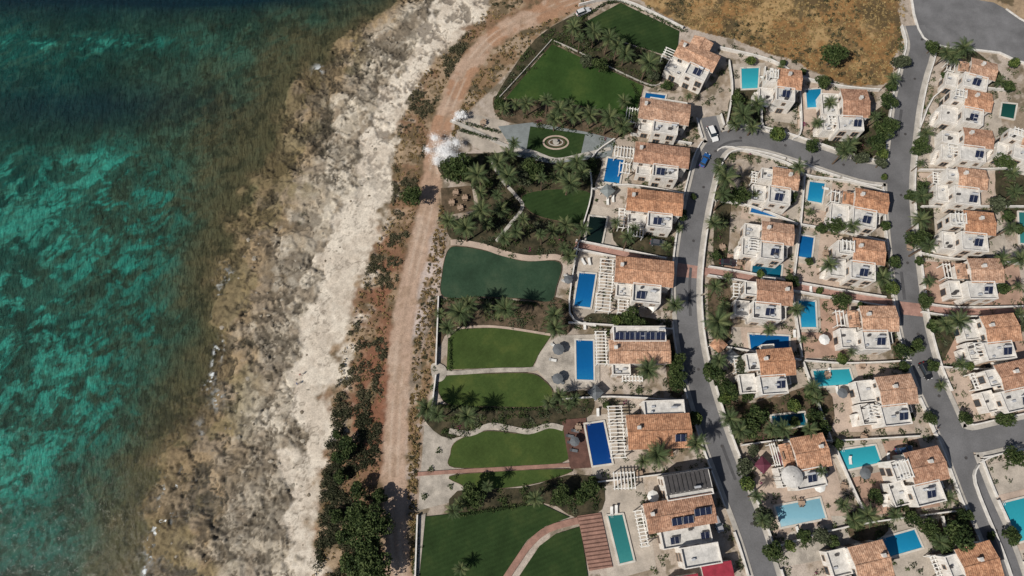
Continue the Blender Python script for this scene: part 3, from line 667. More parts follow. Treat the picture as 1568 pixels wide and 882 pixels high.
def small(px,py,rot,rw=7.6,rd=5.4,mir=1,tile=0,var=0):
    r=random.uniform; rw+=r(-.4,.4); rd+=r(-.3,.3); wx=r(4.2,5.4); sy=r(4.2,5.2); v=var%4; e1=r(.4,2.2)
    bl=[(-rw/2,rw/2,-rd/2,rd/2,5.9,'tx'),(-rw/2-e1,1.6,-rd/2-sy,-rd/2+.05,5.45,'f'),(-rw/2-wx,-rw/2-e1-.02,-rd/2-sy+r(.6,1.4),-rd/2+r(.6,1.4),3.0,'f'),(1.62,rw/2-.3,-rd/2-r(2.0,3.2),-rd/2-.02,3.0,'f')]
    pg=[]
    if v==0:
        bl.append((-rw/2-wx+1.2,-rw/2-.03,-rd/2+1.45,rd/2-.7,5.0,'f')); pg.append((-rw/2-wx+1.6,-rw/2-.4,-rd/2+1.8,rd/2-1.1,5.0,7.1,'x'))
    elif v==1:
        bl.append((-rw/2-wx+.4,-rw/2-.03,-rd/2+1.45,rd/2+.2,3.0,'f')); pg.append((-rw/2-wx+1.0,-rw/2-.6,-rd/2-sy+1.9,-rd/2+.4,3.0,5.2,'y'))
    elif v==2:
        bl.append((-rw/2-3.2,-rw/2-.03,-rd/2+1.45,rd/2-.4,5.3,'f')); bl.append((-2.0,1.2,rd/2+.02,rd/2+2.0,3.0,'f')); pg.append((-rw/2-wx-.2,-rw/2-3.4,-rd/2+1.6,rd/2-.2,0,2.8,'y'))
    else:
        bl.append((-rw/2-2.4,-rw/2-.03,-rd/2+1.45,rd/2-.9,4.4,'ty')); pg.append((-rw/2-wx,-rw/2-2.9,-rd/2+1.8,rd/2,0,2.9,'x'))
    so=[(-1.6+r(-.8,.8),-rd/2-sy+r(1,1.6),5.47,2.1,1.6)]; tk=[(so[0][0]+1,so[0][1]+1.9,5.5)]
    if mir<0:
        bl=[(-b,-a,c,d_,h,k) for a,b,c,d_,h,k in bl]; pg=[(-b,-a,c,d_,z,t,k) for a,b,c,d_,z,t,k in pg]; so=[(-a-w,b,z,w,d_) for a,b,z,w,d_ in so]; tk=[(-a,b,z) for a,b,z in tk]
    def st(e):
        mb=MB(); x=mir*(-rw/2-wx-.55)
        for i in range(9): yy=-rd/2-sy+1.0+i*.32; mb.box(x-.5,x+.5,yy,yy+.32,0,.32*(i+1))
        mb.ob('outside_stairs',[M['wall']],e)
    house(px,py,rot,bl,pg,so,tk,tile=tile,zr=6.6,extras=[st] if v in(0,1) else [])
for i,(px,py,rot,mir,rw,rd) in enumerate([(1210,119,-8,1,6.2,5.6),(1311,156,-3,1,6.8,8.0),(1204,272,-10,1,6.4,5.2),(1336,306,-12,1,7.4,5.2),(1192,356,-8,1,7.2,5.4),(1332,384,-8,1,7.0,5.6),(1187,447,-6,1,7.8,5.4),
 (1348,487,0,1,7.8,6.0),(1190,554,4,1,7.6,6.0),(1375,597,6,1,7.8,6.2),(1243,692,10,1,7.6,6.8),(1421,713,12,1,8.0,7.0),(1336,860,12,1,7.6,7.0),(1502,862,14,1,7.8,7.0),
 (1508,104,-18,1,6.6,5.2),(1500,152,-14,1,6.8,5.0),(1500,210,-8,1,6.8,5.0),(1491,272,-8,1,6.8,5.0),(1502,340,-6,1,7.2,5.4),(1512,413,0,1,7.8,5.8),(1535,502,6,1,8.0,6.2),(1558,574,12,1,8.0,6.2),(1590,215,-20,1,7,5.4)]):
    small(px,py,rot,rw,rd,mir,i,[0,1,2,3,1,0,2,3,2,1,3,0,1,2,3,0,1,2,0,3,1,2,0][i])
house(1068,84,-28,[(-5.5,5.5,-2.6,2.6,5.9,'tx'),(-6.5,-1,-6.4,-2.62,3.2,'f'),(-.98,5,-6.8,-2.62,5.5,'f'),(-3,2,2.62,6.0,5.4,'ty')],[(-9.0,-5.8,-2.5,1,0,2.9,'y')],[(1,-5.4,5.5,2.2,1.6)],[(2.5,-3.4,5.5)],tile=2)
house(1018,169,-10,[(-6.4,6.4,-2.9,2.9,5.9,'tx'),(-2.5,4.2,-6.6,-2.92,5.4,'f'),(-6,-2.52,-5.4,-2.92,3.1,'f'),(-4,6.2,2.92,5.2,3.2,'f')],[(-9.8,-6.6,-3,1.5,0,2.9,'x')],[(-3.4,3.1,3.3,2.2,1.4),(-.9,3.1,3.3,2.2,1.4),(2,3.1,3.3,2.2,1.4)],[(3,-4,5.4)],tile=4)
house(1014,236,-8,[(-6.8,6.8,-2.7,2.7,5.9,'tx'),(-2.0,4.6,-6.4,-2.72,5.4,'f'),(-6,-2.02,-5.2,-2.72,3.1,'f')],[(-12.2,-7,-.5,2.6,0,3.0,'x'),(-10.5,-7.6,-5,-1.9,0,2.8,'x')],[(-1,-5.6,5.45,2.2,1.6)],[(2.6,-4.4,5.4)],tile=1)
house(1003,308,-7,[(-6.8,6.8,-2.8,2.8,5.9,'tx'),(-1.5,4.8,-7.0,-2.82,5.4,'f'),(-6.2,-1.52,-5.6,-2.82,3.1,'f')],[(-8.6,-6.9,-7.0,-1.5,0,3.0,'y'),(-5.9,-1.8,-8.8,-5.8,0,2.7,'x')],[(0,-6,5.45,2.2,1.6)],[(3.2,-4.6,5.4)],tile=3)
house(987,415,-6,[(-6.9,6.9,-3.1,3.1,5.9,'tx'),(-2.6,4.4,-8.0,-3.12,5.4,'f'),(-6.4,-2.62,-6.4,-3.12,3.1,'f')],[(-10.8,-7.4,-.5,3.4,0,3.1,'y'),(-10.8,-7.2,-5.2,-.9,0,2.9,'y'),(-11.2,-7.4,-10.4,-5.8,0,2.7,'y'),(-5.6,-3,-10.4,-6.8,0,2.7,'y')],[(-1.6,-7,5.45,2.2,1.6)],[(2.4,-5,5.4)],tile=0)
house(980,538,0,[(-7.0,7.0,-2.5,2.5,5.9,'tx'),(-6.2,6.6,2.52,6.4,5.4,'f'),(-6.4,-2,-5.2,-2.52,3.1,'f')],[(-10.2,-7.5,-2.5,5.8,0,3.0,'y'),(-4,1.0,-6.6,-5.3,0,2.7,'x')],[(-5.8+i*2.5,3.0,5.6,2.2,1.7) for i in range(5)],[(5.6,5.6,5.4)],tile=2)
house(1010,660,2,[(-7.1,7.1,-3.6,3.6,5.9,'tx'),(-3.0,6.6,3.62,7.2,5.2,'f'),(-2,3,-5.2,-3.62,3.1,'ty')],[(-11.2,-7.7,2.5,6.6,0,3.0,'y'),(-11.2,-7.7,-1.6,2.1,0,3.0,'y'),(-11.2,-7.7,-5.6,-2.0,0,2.8,'y'),(-11.0,-6.0,-12.6,-8.8,0,2.7,'x')],[(3.4,-2.6,6.6,2.4,1.6)],[(4,5.4,5.2)],tile=3)
def red(e):
    mb=MB(); mb.box(3,9.5,-15.5,-11.9,0,3.0); mb.box(2.8,9.7,-15.7,-11.8,3.0,3.2,1); mb.box(-5,1.6,-15.4,-13.4,0,2.8); mb.box(-5.2,1.7,-15.6,-13.3,2.8,3.0,1); mb.ob('red_canopies',[M['wall'],M['redroof']],e)
    mb=MB()
    for i in range(10): mb.box(-2+i*1.05,-1.15+i*1.05,4.4,8.3,6.2,6.3)
    mb.box(-2.2,8.6,4.2,4.38,6.1,6.35); mb.box(-2.2,8.6,8.32,8.5,6.1,6.35); mb.ob('louvre_roof',[M['dark']],e)
house(1042,786,9,[(-7.5,7.5,-2.9,2.9,5.9,'tx'),(-2.2,8.6,2.92,8.6,5.4,'f'),(-5,6.5,-7.2,-2.92,3.4,'f'),(-1.6,7,-11.7,-7.22,5.2,'f')],[(-9.6,-7.8,-6,2,0,2.9,'y')],[(-2.4,-2.4,6.4,2.3,1.6),(.2,-2.4,6.4,2.3,1.6),(3.0,-1.2,6.6,3.8,1.6),(4,-6.4,3.5,2,1.5),(-3,-6.4,3.5,2,1.5)],[(5,5,5.9)],tile=1,extras=[red])
def gazebo(px,py,r,h,matl,name='gazebo',n=8,dome=False):
    x,y=G(px,py,h); e=bpy.data.objects.new(name,None); link(e); e.location=(x,y,0)
    mb=MB()
    for i in range(n):
        t=2*math.pi*i/n; mb.cyl((r*.85*math.cos(t),r*.85*math.sin(t),0),(r*.85*math.cos(t),r*.85*math.sin(t),h),.1,.1,6)
    mb.ob('posts',[M['white']],e)
    rb=MB(); lv=[(1.05,h-.05),(1.03,h+.12),(.75,h+.5),(.4,h+.8),(.05,h+.95)] if dome else [(1.05,h-.05),(1.05,h+.05),(.03,h+.8)]
    vs=[(r*q*math.cos(2*math.pi*i/n),r*q*math.sin(2*math.pi*i/n),z) for q,z in lv for i in range(n)]
    fs=[(k*n+i,k*n+(i+1)%n,(k+1)*n+(i+1)%n,(k+1)*n+i) for k in range(len(lv)-1) for i in range(n)]; rb.add(vs,fs); rb.ob('canopy',[matl],e)
gazebo(1213,730,2.4,6.6,M['terr'],'domed_turret',14,True)
gazebo(912,601,1.9,2.4,M['fabricg'],'square_gazebo',4); gazebo(1000,470,1.3,2.3,M['white'],'square_gazebo',4); gazebo(1120,545,1.8,2.4,M['fabricg'],'square_gazebo',4); gazebo(1100,528,2.2,3.0,TILE[0],'tiled_gazebo',4); gazebo(1200,700,2.4,2.6,M['maroon'],'canopy_shelter',4); gazebo(1168,712,2.0,2.5,M['maroon'],'canopy_shelter',4); gazebo(930,292,2.0,2.5,M['greypave'],'square_gazebo',4)
# ---------------------------------------------------------------- garden furniture
def lounger(px,py,rot,m=None,z=.3):
    x,y=G(px,py); mb=MB(); mb.box(-.33,.33,-.95,.35,.28,.38,0)
    mb.add([(-.33,.35,.30),(.33,.35,.30),(.33,.95,.68),(-.33,.95,.68),(-.33,.35,.40),(.33,.35,.40),(.33,.95,.78),(-.33,.95,.78)],[(3,2,1,0),(4,5,6,7),(0,1,5,4),(1,2,6,5),(2,3,7,6),(3,0,4,7)],0)
    for a in(-.3,.25):
        for b in(-.9,.25): mb.box(a,a+.06,b,b+.06,0,.28,1)
    o=mb.ob('sun_lounger',[m or M['fabric'],M['frame']]); o.location=(x,y,z); o.rotation_euler=(0,0,math.radians(rot))
def parasol(px,py,r=1.4,m=None):
    x,y=G(px,py,2.3); mb=MB(); mb.cyl((0,0,0),(0,0,2.5),.035,.035,6,1); mb.cyl((0,0,0),(0,0,.1),.3,.3,10,1); n=8
    vs=[(0,0,2.55)]+[(r*math.cos(2*math.pi*i/n),r*math.sin(2*math.pi*i/n),2.1) for i in range(n)]; mb.add(vs,[(0,1+i,1+(i+1)%n) for i in range(n)],0)
    o=mb.ob('parasol',[m or M['fabric'],M['tank']]); o.location=(x,y,.25)
def tableset(px,py,m=None):
    x,y=G(px,py); mb=MB(); mb.box(-.8,.8,-.45,.45,.7,.75,0)
    for a in(-.7,.62):
        for b in(-.38,.3): mb.box(a,a+.08,b,b+.08,0,.7,0)
    for a in(-.5,.1):
        for b,s in((-.95,-1),(.5,1)):
            mb.box(a,a+.42,b,b+.42,.42,.47,0); yy=b if s<0 else b+.38; mb.box(a,a+.42,yy,yy+.04,.47,.9,0)
            for c_ in(a,a+.37):
                for d_ in(b,b+.37): mb.box(c_,c_+.05,d_,d_+.05,0,.42,0)
    o=mb.ob('patio_table_set',[m or M['frame']]); o.location=(x,y,.3); o.rotation_euler=(0,0,random.uniform(-.4,.4))
for a in[(848,530,60,0),(852,540,60,0),(846,552,80,0),(850,578,100,1),(858,585,60,1),(893,402,30,0),(902,402,10,0),(895,500,0,0),(872,668,80,1),(874,678,80,1),(878,690,80,1),(880,660,80,1),(915,632,0,0),(865,432,70,0),(868,424,70,0),(975,242,0,0),(938,306,0,0),(930,310,0,0),(1268,570,0,0),(1300,705,0,0),(1240,445,0,0),(1280,598,10,0),(1220,812,20,0),(1358,700,0,0),(1175,545,0,0),(943,780,0,0),(936,782,0,0),(1262,290,80,0),(1180,112,0,0),(1165,120,90,0),(1225,178,0,0),(1215,512,0,0)]:
    lounger(a[0],a[1],a[2],M['fabricg'] if a[3] else None)
for a in[(855,535,1.5,1),(854,580,1.4,1),(880,676,1.2,1),(870,428,1.2,1),(1262,520,1.4,0),(1290,602,1.3,1),(1172,158,1.3,0),(1325,725,1.4,1),(1000,760,1.4,0),(1255,745,1.4,0)]: parasol(a[0],a[1],a[2],M['fabricg'] if a[3] else None)
for a in[(698,297),(692,312),(712,305),(705,320),(740,190),(925,405),(962,365),(978,725),(1265,575),(1320,670),(1270,480),(1130,405),(1225,770),(1105,380),(885,655),(1265,330),(1390,380),(1240,520),(1262,390),(1318,560),(1290,745)]: tableset(*a)
# ---------------------------------------------------------------- cars
def car(px,py,ang,col,name='parked_car',L=4.4,W=1.8,suv=0):
    x,y=G(px,py,1.0); e=bpy.data.objects.new(name,None); link(e); e.location=(x,y,.385); e.rotation_euler=(0,0,math.radians(ang))
    pm,nt,b=nodes('car_paint'); nt.links.new(ramp(nt,noisefac(nt,3),[(.3,mul(col,.92)),(.7,col)]),b.inputs['Base Color']); b.inputs['Roughness'].default_value=.25; b.inputs['Coat Weight'].default_value=.6
    h=L/2; top=1.5+.25*suv
    prof=[(-h,.35),(-h+.02,.75),(-h+.12,.95),(-h+.5,1.0),(h-1.3,.98),(h-.35,.82),(h-.03,.66),(h,.35)]
    mb=MB(); n=len(prof); vs=[]
    for sy in(-1,1):
        for (a,z) in prof:
            tp=.12 if abs(a)>h-.3 else 0; vs.append((a,sy*(W/2-tp-(.06 if z>.8 else 0)),z))
    fs=[tuple(range(n)),tuple(range(2*n-1,n-1,-1))]+[(i,n+i,n+(i+1)%n,(i+1)%n) for i in range(n)]
    mb.add(vs,fs); bo=mb.ob('body',[pm],e); bv=bo.modifiers.new('b','BEVEL'); bv.width=.06; bv.segments=2
    bk=-h+.3-.15*suv
    def frus(x0,x1,x2,x3,z0,z1,w0,w1,m,name):
        g=MB(); g.add([(x0,-w0,z0),(x1,-w0,z0),(x1,w0,z0),(x0,w0,z0),(x2,-w1,z1),(x3,-w1,z1),(x3,w1,z1),(x2,w1,z1)],[(3,2,1,0),(4,5,6,7),(0,1,5,4),(1,2,6,5),(2,3,7,6),(3,0,4,7)]); o=g.ob(name,[m],e); q=o.modifiers.new('b','BEVEL'); q.width=.05; q.segments=2
    frus(bk,h-1.25,bk+.45-.2*suv,h-2.0,.97,top-.04,W/2-.1,W/2-.28,M['glass'],'windows')
    frus(bk+.42-.2*suv,h-1.95,bk+.5-.2*suv,h-2.08,top-.08,top+.02,W/2-.26,W/2-.32,pm,'roof')
    wb=MB()
    for a in(-h+.8,h-.85):
        for sy in(-1,1): wb.cyl((a,sy*(W/2-.2),.33),(a,sy*(W/2+.01),.33),.33,.33,14); wb.cyl((a,sy*(W/2+.01),.33),(a,sy*(W/2+.02),.33),.19,.19,10,1)
    wb.ob('wheels',[M['tyre'],M['tank']],e)
    lb=MB()
    for sy in(-1,1):
        c=sy*(W/2-.38); lb.box(h-.12,h-.0,c-.17,c+.17,.60,.74,0); lb.box(-h-.01,-h+.1,c-.15,c+.15,.7,.9,1); m_=sy*(W/2+.06); lb.box(h-1.6,h-1.4,m_-.1,m_+.1,.95,1.1,2)
    lb.ob('lamps_and_mirrors',[M['lightc'],M['lightr'],pm],e)
car(1091,205,-72,(.75,.75,.74),L=4.8,W=1.95,suv=1); car(1079,245,62,(.02,.10,.30),'car_on_road'); car(1417,568,-70,(.012,.012,.014),'car_on_road',suv=1)
car(1115,402,-6,(.03,.02,.025)); car(893,18,25,(.6,.6,.6),suv=1); car(1384,689,8,(.03,.06,.12)); car(1008,372,-10,(.08,.08,.09)); car(1098,800,-70,(.3,.3,.32))
# ---------------------------------------------------------------- people
def person(px,py,shirt,ang,z=-.2):
    x,y=G(px,py); me=bpy.data.meshes.new('body')
    V=[(0,0,.95,.14),(0,0,1.15,.13),(0,0,1.38,.15),(0,0,1.5,.06),(0,.02,1.62,.10),(0,.02,1.70,.08),(.2,0,1.4,.06),(.27,.08,1.14,.045),(.24,.22,.95,.035),(-.2,0,1.4,.06),(-.27,-.06,1.14,.045),(-.26,.05,.9,.035),
     (.1,0,.88,.09),(.11,.14,.5,.065),(.11,.08,.06,.045),(.11,.22,.03,.035),(-.1,0,.88,.09),(-.11,-.1,.5,.065),(-.11,-.28,.08,.045),(-.11,-.16,.03,.035)]
    E=[(0,1),(1,2),(2,3),(3,4),(4,5),(2,6),(6,7),(7,8),(2,9),(9,10),(10,11),(0,12),(12,13),(13,14),(14,15),(0,16),(16,17),(17,18),(18,19)]
    me.from_pydata([v[:3] for v in V],E,[]); e=bpy.data.objects.new('person',None); link(e); e.location=(x,y,z); e.rotation_euler=(0,0,ang)
    o=link(bpy.data.objects.new('body',me),e); o.modifiers.new('s','SKIN')
    for i,v in enumerate(V): me.skin_vertices[0].data[i].radius=(v[3],v[3])
    me.skin_vertices[0].data[0].use_root=True
    q=o.modifiers.new('ss','SUBSURF'); q.levels=1; q.render_levels=1
    m,nt,b=nodes('clothes_and_skin'); tc=N(nt,'ShaderNodeTexCoord'); sp=N(nt,'ShaderNodeSeparateXYZ'); nt.links.new(tc.outputs['Object'],sp.inputs[0])
    mr=N(nt,'ShaderNodeMath',operation='MULTIPLY'); mr.inputs[1].default_value=.5; nt.links.new(sp.outputs[2],mr.inputs[0])
    r=ramp(nt,mr.outputs[0],[(0,(.35,.2,.14)),(.24,(.05,.06,.1)),(.50,shirt),(.745,(.35,.2,.14)),(.835,(.05,.03,.02))]); r.node.color_ramp.interpolation='CONSTANT'
    nt.links.new(r,b.inputs['Base Color']); me.materials.append(m)
def zat(px,py):
    x,y=G(px,py); i=int(np.clip(np.searchsorted(ax,x),0,nx-1)); j=int(np.clip(np.searchsorted(ay,y),0,ny-1)); return float(Z[j,i])
person(461,574,(.5,.1,.1),1.0,zat(461,574)); person(456,588,(.1,.2,.5),2.0,zat(456,588)); person(1432,656,(.05,.05,.06),.5,.385); person(1428,664,(.4,.4,.42),2.5,.385)

# ---------------------------------------------------------------- vegetation
def palmmesh(seed,h,R,nf=38):
    r=random.Random(seed); mb=MB(); lean=(r.uniform(-.5,.5),r.uniform(-.5,.5)); seg=6; pts=[]
    for i in range(seg+1):
        t=i/seg; pts.append((lean[0]*t*t,lean[1]*t*t,h*t))
    for i in range(seg):
        ra=.26-.10*i/seg; mb.cyl(pts[i],pts[i+1],ra,ra-.03,8,3,False)
    tx,ty,tz=pts[-1]
    mb.cyl((tx,ty,tz-.3),(tx,ty,tz+.4),.3,.15,8,3)
    for k in range(nf):
        az=k*2.399963+r.uniform(-.25,.25); t=k/nf; el=math.radians(78-110*t+r.uniform(-8,8)); L=R*r.uniform(.85,1.12)*(.8+.25*math.sin(math.pi*min(1,t+.25)))
        n=10; P=[];x=0;z=0;a=el
        for i in range(n+1):
            P.append((x,z)); x+=L/n*math.cos(a); z+=L/n*math.sin(a); a-=math.radians(5+7*i/n)*(1.0 if a>-1.2 else 0)
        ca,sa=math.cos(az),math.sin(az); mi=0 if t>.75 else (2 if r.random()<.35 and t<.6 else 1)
        for i in range(1,n+1):
            x0,z0=P[i-1]; x1,z1=P[i]; q=i/n; wl=(.55*math.sin(math.pi*min(1,q*.9+.12))+.10)*R/3.2
            for s in(-1,1):
                for hh in(0,.5):
                    xb=x0+(x1-x0)*hh; zb=z0+(z1-z0)*hh; dx=(x1-x0)*.42
                    xt=xb+wl*.75; zt=zb-wl*.38+ (z1-z0)*1.2; yt=s*wl
                    loc=[(xb,0,zb),(xb+dx,0,zb+(z1-z0)*.4),(xt,yt,zt)]
                    mb.add([(tx+a_*ca-b_*sa,ty+a_*sa+b_*ca,tz+.3+c_) for a_,b_,c_ in loc],[(0,1,2)],mi)
    return mb.mesh('palm_tree',PLM+[M['trunk']])
PAL=[palmmesh(1,5.5,3.1,32),palmmesh(2,6.5,3.3,34),palmmesh(3,4.2,2.8,28),palmmesh(4,7.5,3.4,32),palmmesh(5,3.0,2.5,26),palmmesh(6,8.2,2.6,24)]; PH=[5.5,6.5,4.2,7.5,3.0,8.2]
def palm(px,py,s=1.0,k=None):
    k=random.randrange(6) if k is None else k; s*=random.uniform(.72,1.15)
    x,y=G(px,py,PH[k]*s); o=link(bpy.data.objects.new('palm_tree',PAL[k])); o.location=(x,y,0); o.scale=(s,s,s*random.uniform(.95,1.05)); o.rotation_euler=(0,0,random.uniform(0,6.28))
LM2=leafmats('leaf_olive',[(.035,.042,.022),(.065,.078,.042),(.11,.125,.07)])
LM3=leafmats('leaf_bright',[(.025,.045,.010),(.055,.085,.02),(.11,.14,.035)])
BOU=mat('bougainvillea_bloom',(.22,.03,.10),.8,1,.3)
def treemesh(seed,h,R,n=1400,L_=None):
    r=np.random.default_rng(seed); rr=random.Random(seed); mb=MB(); mb.cyl((0,0,0),(.1,0,h*.45),.22,.15,8,3,False)
    lob=[]
    for i in range(9):
        a=i*2.4+rr.uniform(-.4,.4); q=rr.uniform(.25,.68)*R; c=(q*math.cos(a),q*math.sin(a),h*rr.uniform(.6,.9)); lob.append((c,R*rr.uniform(.32,.5))); mb.cyl((.1,0,h*.42),c,.10,.03,5,3,False)
    lob.append(((0,0,h*.92),R*.5))
    P=[];S=[];K=[]
    for c,q in lob:
        m=n//10; u=r.normal(size=(m,3)); u/=np.linalg.norm(u,axis=1)[:,None]; rad=q*r.uniform(.55,1.08,m)**.7
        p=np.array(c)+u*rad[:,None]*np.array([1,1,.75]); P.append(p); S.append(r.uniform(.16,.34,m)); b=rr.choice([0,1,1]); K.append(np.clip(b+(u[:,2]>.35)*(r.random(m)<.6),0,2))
    P=np.concatenate(P);S=np.concatenate(S);K=np.concatenate(K); Q=leafquads(P,S,.4)
    off=len(mb.v); mb.v+=[tuple(v) for v in Q]; mb.f+=[(off+4*i,off+4*i+1,off+4*i+2,off+4*i+3) for i in range(len(P))]; mb.m+=[int(k) for k in K]
    return mb.mesh('garden_tree',(L_ or LM)+[M['trunk']])
TR=[treemesh(11,5,2.6),treemesh(12,4,2.2),treemesh(13,6,3.2,2000),treemesh(14,3.2,1.7,900),treemesh(15,4.4,2.3,1300,LM2),treemesh(16,3.6,2.0,1100,LM3)]; TH=[5,4,6,3.2,4.4,3.6]
def tree(px,py,s=1.0,k=None,name='garden_tree'):
    k=random.randrange(6) if k is None else k
    x,y=G(px,py,TH[k]*s*.8); o=link(bpy.data.objects.new(name,TR[k])); o.location=(x,y,0); s*=random.uniform(.85,1.15); o.scale=(s,s*random.uniform(.85,1.15),s); o.rotation_euler=(0,0,random.uniform(0,6.28))
for p in [(880,46),(910,52),(945,72),(957,82),(990,97,1.6,1),(968,90),(878,34),(888,60),(930,62),(790,160),(808,158),(838,155),(856,166),(880,175),(905,176),(930,182),(850,180),(772,166),(950,192),(870,160),
 (760,250),(785,222),(800,258),(775,270),(735,295),(765,322),(800,337),(775,366),(740,322),(700,346,1.2),(862,258,1.2),(884,252,1.1),(850,272),(893,264),(830,275),(868,345,1.1),(848,355),(890,352),(735,268),(760,300),(790,352),(712,352),(690,338),(745,345),(780,240),(870,280),(830,360),
 (700,478,1.1),(688,505),(675,482),(716,470),(850,480,1.1),(848,500),(872,394),(862,380),(770,475),(745,470),(1095,440,1.25),(1095,490,1.15),(1108,468),(1100,512),(655,622),(668,636),(715,634),(840,615),(870,620),(855,604),(880,610),(695,785,1.1),(706,872,.9),(822,762),(745,745),(705,770),
 (1140,180),(1122,190),(1152,196),(1132,168),(1155,160),(1450,80),(1470,75),(1460,92),(1550,265,1.1),(1552,298),(1415,205),(1410,340),(1445,495),(1462,490),(1560,400),(1100,262),(1112,270),(1090,340),(1180,660),(1200,655),(1240,595),(1120,640),(1130,662),(970,352),(1020,376),(962,366),(945,340),(995,570),(1268,408,1.1),(1350,424),
 (1170,795),(1240,655),(1005,702),(985,708),(1066,676),(1270,160),(1300,220),(1290,235),(1420,375),(1365,120),(1528,125),(1560,480),(1215,475),(1108,300),(1460,815),(1440,830),(1330,790),(1305,798),(1222,255),(955,155),(975,180),
 (1240,325,.8),(1305,345,.8),(1105,345,.8),(1155,300,.7),(1115,425,.8),(1232,520,.8),(1305,540,.8),(1250,610,.8),(1255,720,.9),(1160,760,.8),(1290,770,.9),(1370,790,.8),(1450,760,.8),(1412,300,.9),(1420,430,.8),(1410,250,.8),(1532,395,.9),(1560,440,.9),(1545,350,.9),(1470,560,.8),(1440,590,.7),(1195,105,.7),(1250,190,.8),(1340,180,.9),(1055,150,.8),(1040,350,.7),(1035,470,.8),(1175,505,.7),(1100,555,.9)]:
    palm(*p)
for p in [(703,256,1.5,2),(690,250,1.0,0),(715,262,1.0,1),(1088,566,1.2),(1142,716,1.0),(1172,792,1.2),(1278,82,1.1,2),(1365,132),(1380,96),(1470,822,1.2),(1450,838),(1385,537,1.1),(1240,602),(630,300,.9),(1290,228),(1320,242),(967,490),(1095,570),(1036,575,.8),(1036,555,.8),(1036,590,.7),(1160,635,1.1),(1148,650),(1218,645,.9),(1250,635),(1110,610),(1145,605,.8),
 (765,158,.9),(900,92,.9),(920,98,.8),(1000,115),(1022,130,.8),(800,270,1.1),(815,260),(745,280),(905,250,.8),(1190,205),(1245,222,.9),(1345,215,1.1),(1352,235),(1130,300,.9),(1280,345,.8),(1165,418,.7),(1290,460,.8),(1395,300,.7),(1405,365),(1540,245),(1530,310,1.1),(1565,245),(1430,500),(1410,225,.8),(1555,95),(1310,800),(1260,820,.9),(1210,835,.8),(1065,640,.8),(890,760),(905,745),(860,760,.8),(725,760),(520,700,.8,0),(545,790,1.2,2),(575,800,1.2,2),(560,835,1.3,2),(540,865,1.2,0),(575,870,1.2,2),(530,680,.8,0),(520,730,.9,1),(515,665,.8,3),(545,750,.9,0),(580,760,.9,1),(530,820,1.0,0),(515,790,.8,1),(1545,130,.9),(1480,640,.7),(1555,700,.8),
 (1130,150,.9),(1360,155,.9),(1358,195,1.0),(1348,250,.8),(1105,300,.8),(1098,390,.7),(1212,300,.7),(1258,350,.7),(1355,345,.8),(1372,400,.9),(1365,440,.9),(1215,430,.7),(1290,550,.8),(1385,560,.9),(1395,640,.8),(1140,560,.9),(1115,590,1.0),(1265,655,.8),(1285,680,.7),(1145,740,.9),(1230,820,1.0),(1275,830,.9),(1400,795,.9),(1425,810,.9),(1480,790,.9),(1420,460,.8),(1535,440,.9),(1415,285,.8),(1408,400,.8),(1430,560,.8),(1545,330,1.0),(1540,200,.9),(1450,115,.8),(1430,70,.8),(1540,640,.8),(1200,95,.7),(1260,125,.7),(985,500,.8),(945,490,.7),(930,620,.8),
 (1355,270,.6),(1100,245,.6),(1062,300,.6),(1045,330,.6),(1110,500,.7),(1120,600,.8),(1215,620,.8),(1155,690,.7),(1185,845,.8),(1340,760,.7),(1380,775,.7),(1425,640,.6),(1405,530,.6),(1560,350,.8),(1565,500,.7),(1320,470,.6),(1255,445,.6),(1240,400,.6),(1175,395,.6),(1280,200,.7),(1230,110,.7),(1150,92,.7),(1485,560,.6),(1550,820,.8),(1520,820,.8)]:
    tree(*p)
gx=np.arange(-60,165,.5); gy=np.arange(-40,160,.5); GX,GY=np.meshgrid(gx,gy); OCC=np.zeros(GX.shape,bool)
for C_,w in ROADS: OCC|=dpoly(GX,GY,C_)<w/2+1.5
OCC|=inpoly(GX,GY,cul)
for P in EXC: OCC|=inpoly(GX,GY,P)
def blocked(x,y,r=0):
    i=int(round((x+60)/.5)); j=int(round((y+40)/.5))
    if not(0<=i<len(gx) and 0<=j<len(gy)): return False
    return bool(OCC[j,i])
def shrubs(name,items,mats,dens=42,flat=.75):
    Cn=[];S=[];K=[]
    for (x,y,r,b) in items:
        m=int(dens*r*r)+14; u=rng.normal(size=(m,3)); u/=np.linalg.norm(u,axis=1)[:,None]; u[:,2]=np.abs(u[:,2])
        rad=r*rng.uniform(.3,1.12,m)**.5*(1+.25*np.sin(3*np.arctan2(u[:,1],u[:,0])+x*7))
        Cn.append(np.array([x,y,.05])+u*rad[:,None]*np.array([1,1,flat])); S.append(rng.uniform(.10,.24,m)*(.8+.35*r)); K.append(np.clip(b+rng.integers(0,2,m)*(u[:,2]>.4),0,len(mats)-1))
    Cn=np.concatenate(Cn);S=np.concatenate(S);K=np.concatenate(K)
    link(bpy.data.objects.new(name,quadmesh(name,leafquads(Cn,S,.4),K,mats)))
def polysample(P,n):
    xs=[p[0] for p in P];ys=[p[1] for p in P]; x=rng.uniform(min(xs),max(xs),n*3); y=rng.uniform(min(ys),max(ys),n*3); m=inpoly(x,y,P); return list(zip(x[m],y[m]))
it=[]
for P in BEDS:
    w=GP(P); xs=[p[0] for p in w];ys=[p[1] for p in w]; bb=(max(xs)-min(xs))*(max(ys)-min(ys)); n=int(bb*.34/3)
    for x,y in polysample(w,n):
        r=random.uniform(.4,1.15)
        if not blocked(x,y): it.append((x,y,r,random.choice([0,0,1,1,2])))
